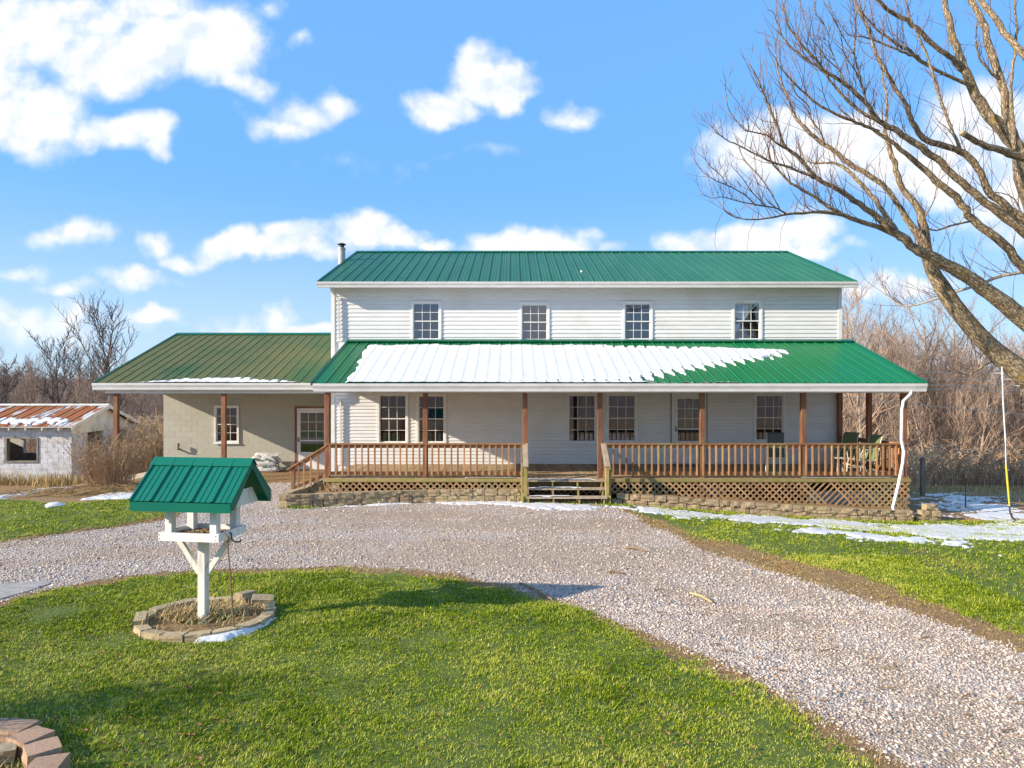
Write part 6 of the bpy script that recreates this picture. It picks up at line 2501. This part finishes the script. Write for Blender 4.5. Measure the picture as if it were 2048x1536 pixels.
# ----------------------------------------------------------------- the big tree on the right
TB = (14.6, 15.2)
big = thing('big_tree', 'huge leaning bare tree with many rising limbs at the right edge', 'tree', (TB[0], TB[1], tz(*TB)))
LIMBS = [
    # (depth at first point, depth at last point, [(col,row,radius px)...]) from the trunk outwards
    (15.2, 15.6, [(2330, 1010, 60), (2180, 850, 48), (2048, 748, 40), (1980, 693, 33), (1921, 628, 30), (1882, 572, 26), (1859, 529, 22), (1851, 474, 17), (1841, 425, 14), (1824, 400, 11), (1800, 365, 10), (1789, 328, 9), (1777, 289, 8), (1769, 263, 6), (1773, 234, 5), (1773, 195, 4), (1765, 156, 3.4), (1763, 117, 2.6), (1765, 59, 1.6)]),
    (15.2, 13.2, [(2330, 900, 52), (2200, 760, 42), (2048, 640, 33), (2000, 601, 28), (1951, 564, 24), (1902, 535, 22), (1859, 511, 20), (1832, 498, 17), (1804, 474, 15), (1773, 451, 14), (1746, 425, 11), (1707, 400, 10), (1680, 381, 9), (1631, 355, 8), (1602, 318, 7), (1573, 297, 6), (1559, 265, 5), (1547, 235, 4.4), (1534, 203, 4), (1524, 180, 3.4), (1512, 150, 2.4), (1498, 129, 1.4)]),
    (14.6, 12.8, [(1804, 476, 12), (1770, 459, 10), (1726, 445, 9), (1687, 431, 8), (1648, 424, 7), (1621, 425, 5.5), (1573, 429, 4.5), (1543, 435, 3.5), (1504, 439, 2.8), (1473, 435, 2.2), (1448, 420, 1.8), (1447, 390, 1.2)]),
    (13.2, 12.6, [(1573, 429, 3.4), (1555, 417, 3), (1524, 412, 3), (1475, 402, 2.2), (1446, 394, 1.8), (1426, 396, 1.3), (1399, 388, .8)]),
    (13.0, 12.5, [(1532, 412, 2.2), (1504, 384, 2), (1485, 357, 1.6), (1459, 327, .8)]),
    (13.0, 12.4, [(1512, 411, 2.6), (1490, 390, 2.4), (1453, 370, 2.2), (1438, 364, 1.8), (1412, 349, 1.3), (1395, 330, .7), (1390, 318, .4)]),
    (12.7, 12.4, [(1453, 368, 1.8), (1440, 349, 1.7), (1422, 334, 1.5), (1410, 318, 1.1), (1396, 307, .6)]),
    (13.0, 12.9, [(1559, 418, 2.4), (1543, 388, 2.4), (1524, 359, 2.2), (1489, 320, 1.9), (1477, 291, 1.5), (1463, 252, .7)]),
    (13.8, 13.0, [(1631, 357, 5), (1614, 349, 4.6), (1582, 336, 4.4), (1543, 324, 4), (1514, 310, 3.2), (1477, 291, 2.6), (1455, 281, 2.1), (1432, 263, 1.6), (1418, 246, .8)]),
    (13.6, 13.0, [(1680, 425, 7), (1668, 420, 6.4), (1641, 402, 6), (1617, 388, 5.2), (1582, 367, 4.6), (1559, 342, 4), (1543, 324, 3.4), (1537, 302, 2.6), (1541, 287, 1.6)]),
    (13.4, 12.9, [(1573, 297, 4), (1553, 287, 3.6), (1535, 271, 3), (1504, 264, 2.6), (1487, 258, 2.2), (1459, 221, 1.7), (1453, 195, 1.3), (1449, 164, .8)]),
    (15.5, 16.4, [(1853, 500, 15), (1839, 480, 14), (1830, 461, 12), (1804, 425, 10), (1781, 390, 9), (1765, 371, 9), (1726, 343, 9), (1697, 326, 9), (1668, 302, 8), (1641, 285, 7.5), (1612, 259, 6.5), (1588, 230, 5), (1580, 207, 4.4), (1567, 176, 3.6), (1555, 137, 2.8), (1551, 94, 2), (1557, 62, 1.4), (1568, 0, .8)]),
    (14.4, 15.6, [(1795, 468, 11), (1785, 451, 10), (1765, 422, 9), (1742, 390, 8), (1712, 357, 7), (1687, 334, 6), (1660, 325, 4.4), (1630, 327, 3.4), (1610, 318, 2), (1600, 300, 1)]),
    (15.2, 14.0, [(2330, 720, 30), (2200, 600, 24), (2120, 520, 20), (2048, 465, 17), (2000, 427, 15), (1960, 396, 14), (1937, 375, 13), (1902, 343, 12), (1873, 318, 12), (1843, 295, 12), (1814, 275, 11), (1785, 258, 10), (1757, 240, 9), (1730, 205, 8), (1703, 180, 7), (1671, 154, 6), (1648, 141, 5.4), (1637, 125, 5), (1602, 86, 4), (1575, 47, 2.6), (1567, 0, 1.4)]),
    (14.2, 13.6, [(1757, 242, 7), (1722, 225, 5.6), (1687, 195, 4.6), (1660, 160, 4.2), (1641, 137, 4), (1616, 121, 3.4), (1573, 86, 2.8), (1555, 49, 2.2), (1547, 25, 1.6), (1534, 20, .8)]),
    (14.4, 13.4, [(1757, 263, 6), (1730, 251, 5.4), (1700, 240, 5), (1641, 213, 4.2), (1602, 180, 3.4), (1578, 154, 2.6), (1559, 133, 2), (1550, 115, 1.4), (1533, 94, .8)]),
    (15.3, 14.6, [(2335, 790, 34), (2240, 610, 24), (2120, 490, 18), (2048, 439, 16), (2009, 412, 15), (1976, 381, 13), (1960, 347, 12), (1941, 314, 12), (1912, 299, 11), (1875, 289, 11), (1847, 275, 10), (1824, 244, 9), (1814, 215, 8), (1793, 180, 7.4), (1773, 145, 6.6), (1753, 109, 5.6), (1742, 74, 5), (1726, 35, 4.4), (1710, 0, 4), (1690, -60, 2.5)]),
    (16.4, 17.2, [(2330, 820, 36), (2200, 640, 28), (2100, 480, 26), (2050, 380, 25), (2039, 304, 24), (2009, 264, 22), (1980, 234, 20), (1953, 191, 17), (1931, 148, 15), (1918, 109, 13), (1902, 59, 11), (1888, 0, 9), (1875, -70, 7)]),
    (15.4, 17.4, [(2335, 780, 30), (2210, 590, 22), (2120, 430, 19), (2060, 330, 18), (2035, 290, 17), (2019, 254, 16), (2011, 205, 14), (2000, 156, 14), (1980, 98, 13), (1964, 39, 11), (1941, 0, 10), (1915, -60, 8)]),
    (16.9, 16.0, [(1925, 140, 10), (1905, 118, 9), (1882, 102, 9), (1843, 68, 8), (1814, 43, 8), (1775, 18, 7), (1757, 0, 6), (1720, -40, 4)]),
    (16.8, 15.6, [(1940, 172, 7), (1892, 150, 6.4), (1853, 129, 6), (1820, 102, 6), (1800, 92, 5), (1765, 68, 4), (1732, 35, 3), (1722, 15, 2), (1715, -20, 1.2)]),
    (16.2, 15.6, [(1835, 112, 4.6), (1820, 109, 4.2), (1795, 100, 4), (1765, 86, 3.4), (1726, 74, 2.8), (1703, 72, 2), (1690, 62, 1.4), (1683, 50, .8)]),
    (15.4, 16.2, [(1925, 310, 7), (1914, 283, 6), (1902, 255, 5.4), (1888, 221, 5.4), (1873, 176, 5), (1859, 125, 4.4), (1839, 78, 4), (1824, 45, 3.4), (1812, 0, 3), (1805, -40, 2)]),
    (15.4, 16.8, [(2335, 760, 30), (2290, 540, 22), (2180, 330, 17), (2100, 190, 14), (2048, 113, 12), (2009, 64, 11), (1980, 23, 10), (1964, 0, 9), (1935, -50, 7)]),
    (15.3, 14.4, [(2335, 770, 28), (2240, 450, 18), (2130, 345, 16), (2048, 318, 14), (2010, 303, 13), (1980, 295, 12), (1955, 282, 10.5), (1926, 266, 9)]),
    (15.3, 14.6, [(2330, 800, 30), (2180, 660, 22), (2048, 533, 16), (2009, 492, 15), (1960, 451, 14), (1931, 420, 13), (1912, 394, 13), (1882, 371, 12), (1853, 343, 10), (1824, 318, 9), (1789, 289, 7), (1755, 265, 6), (1736, 254, 5), (1710, 246, 3)]),
    (15.4, 16.4, [(2335, 720, 16), (2250, 560, 10), (2160, 510, 8), (2048, 544, 6), (2010, 550, 6), (1980, 560, 6), (1945, 574, 5.4), (1912, 583, 5), (1882, 595, 4.4), (1834, 609, 3.4), (1804, 611, 3), (1775, 591, 2), (1767, 578, 1.6), (1754, 562, .8)]),
    (14.8, 14.2, [(1941, 443, 4), (1902, 451, 4), (1873, 461, 3.4), (1853, 455, 2)]),
    (14.2, 14.0, [(1733, 210, 3.6), (1729, 186, 3.4), (1719, 152, 3.2), (1709, 109, 2.8), (1711, 59, 2.2), (1713, 20, 1.4)]),
    (14.2, 13.8, [(1719, 154, 2.4), (1690, 109, 2.2), (1684, 85, 1.7), (1682, 55, .9)]),
    (14.0, 13.5, [(1697, 176, 3), (1692, 168, 2.8), (1676, 135, 2.5), (1660, 94, 2), (1657, 68, 1.6), (1645, 45, 1.3), (1629, 25, 1), (1632, 0, .6)]),
    (13.9, 13.4, [(1676, 137, 2.2), (1653, 117, 2), (1632, 88, 1.7), (1621, 74, 1.5), (1609, 40, 1.2), (1600, 0, .8)]),
    (14.0, 13.6, [(1709, 109, 2), (1690, 80, 1.8), (1672, 47, 1.5), (1656, 18, 1.1), (1645, 0, .8)]),
    (13.4, 12.9, [(1604, 235, 0.1), (1650, 290, 3.5), (1640, 262, 3.2), (1622, 238, 2.8), (1618, 214, 2.4), (1600, 196, 2), (1590, 185, 1.5), (1580, 160, .8)]),
    (15.4, 15.2, [(2012, 700, 12), (1985, 722, 5), (1950, 742, 4), (1938, 752, 3.2)]),
    (16.0, 16.6, [(2030, 300, 8), (2026, 240, 7), (2023, 190, 6), (2025, 140, 5), (2030, 100, 4.6), (2032, 50, 4), (2028, 0, 3)]),
    (16.6, 16.2, [(2000, 160, 5), (1978, 140, 4.6), (1960, 118, 4), (1952, 90, 3), (1952, 60, 2), (1957, 30, 1)]),
    (15.2, 15.0, [(2048, 445, 5), (2030, 400, 2.2), (1990, 385, 2), (1960, 410, 1.6), (1930, 430, 1.2), (1905, 470, .8)]),
    (14.0, 13.9, [(1840, 478, 3), (1848, 440, 2.4), (1868, 400, 2), (1876, 365, 1.6), (1900, 340, 1), (1920, 320, .6)]),
]
tr_ = MB(True)
tbz = tz(*TB)
tr_.tube([(TB[0] + .1, TB[1], tbz - .3), (TB[0] + .05, TB[1], tbz + .1), (TB[0], TB[1], tbz + .5), at(2330, 960, 15.2), at(2325, 860, 15.3), at(2335, 740, 15.35), at(2338, 640, 15.35)], [.70, .55, .46, .43, .42, .36, .22], 12)
tr_.build('trunk', M['bark'], big, smooth=True)


def smooth_line(pts):
    """Catmull-Rom through 4-tuples"""
    out = []
    n = len(pts)
    for i in range(n - 1):
        p0, p1, p2, p3 = pts[max(i - 1, 0)], pts[i], pts[i + 1], pts[min(i + 2, n - 1)]
        for t in (0, .34, .67):
            out.append(tuple(.5 * ((2 * b) + (-a + c) * t + (2 * a - 5 * b + 4 * c - d) * t * t + (-a + 3 * b - 3 * c + d) * t ** 3) for a, b, c, d in zip(p0, p1, p2, p3)))
    out.append(pts[-1])
    return out


tw = MB()
r = random.Random(17)
for li, (ya, yb, line) in enumerate(LIMBS):
    if line[0][2] < 1:
        line = line[1:]
    n = len(line)
    P3 = []
    for i, (px, py, rr) in enumerate(line):
        Y = ya + (yb - ya) * i / (n - 1)
        P3.append(at(px, py, Y) + (rr * Y / F,))
    S = smooth_line(P3)
    # small kinks
    S = [(x + r.gauss(0, min(q * .1, .005)), y + r.gauss(0, min(q * .2, .02)), z + r.gauss(0, min(q * .1, .005)), q * r.uniform(.96, 1.05)) for x, y, z, q in S]
    ns = 10 if line[0][2] > 12 else (7 if line[0][2] > 5 else 5)
    lm = MB(True)
    kr = lambda q: q * .53
    lm.tube([s[:3] for s in S], [max(kr(s[3]), .003) for s in S], ns)
    o = lm.build('limb', M['bark_pale'] if li == 26 else M['bark'], big, smooth=True)
    # side twigs
    for i in range(2, len(S)):
        x, y, z, q = S[i]
        if not (-1 < (x / y * F + 1024) / 2200 < 1):
            continue
        k = 1 if q > .10 else (2 if q > .03 else 1.3)
        for _ in range(int(k + r.random())):
            if r.random() < .34:
                continue
            d = Vector(S[i][:3]) - Vector(S[i - 1][:3])
            if d.length < 1e-4:
                continue
            d.normalize()
            L = r.uniform(.25, 1.0) * (1.15 if q > .02 else .65)
            dd = d * .5 + Vector((r.uniform(-.8, .8), r.uniform(-.8, .8), r.uniform(.0, 1.3)))
            p1, r1 = grow_limb(tw, (x, y, z), dd, L, min(max(q * .3, .0045), .009), 5, r, .25, .12, .35, 3)
            for a in range(r.randint(1, 4)):
                j = r.randint(1, 4)
                e = Vector(p1[j]) - Vector(p1[j - 1])
                grow_limb(tw, p1[j], e.normalized() + Vector((r.uniform(-.9, .9), r.uniform(-.9, .9), r.uniform(-.1, .9))), L * r.uniform(.25, .5), .0038, 3, r, .3, .1, .5, 3)
# short spurs of new growth along the big limbs and hanging tendrils
for (px, py, Y) in ((1445, 425, 12.8), (1510, 440, 12.9), (1575, 432, 13.0)):
    p = at(px, py, Y)
    tw.tube([p, (p[0] - .12, p[1], p[2] - .25), (p[0] - .14, p[1] + .03, p[2] - .6), (p[0] - .04, p[1] + .05, p[2] - .8)], [.005, .0045, .004, .002], 3, cap=False)
o = tw.build('twigs', M['twig'], big, normals=False)
o['kind'] = 'stuff'
# splintered end of the broken limb
MB().tube([at(1927, 267, 14.4), at(1923, 264, 14.38)], [.060, .05], 9).build('broken_end', M['edging'], big)
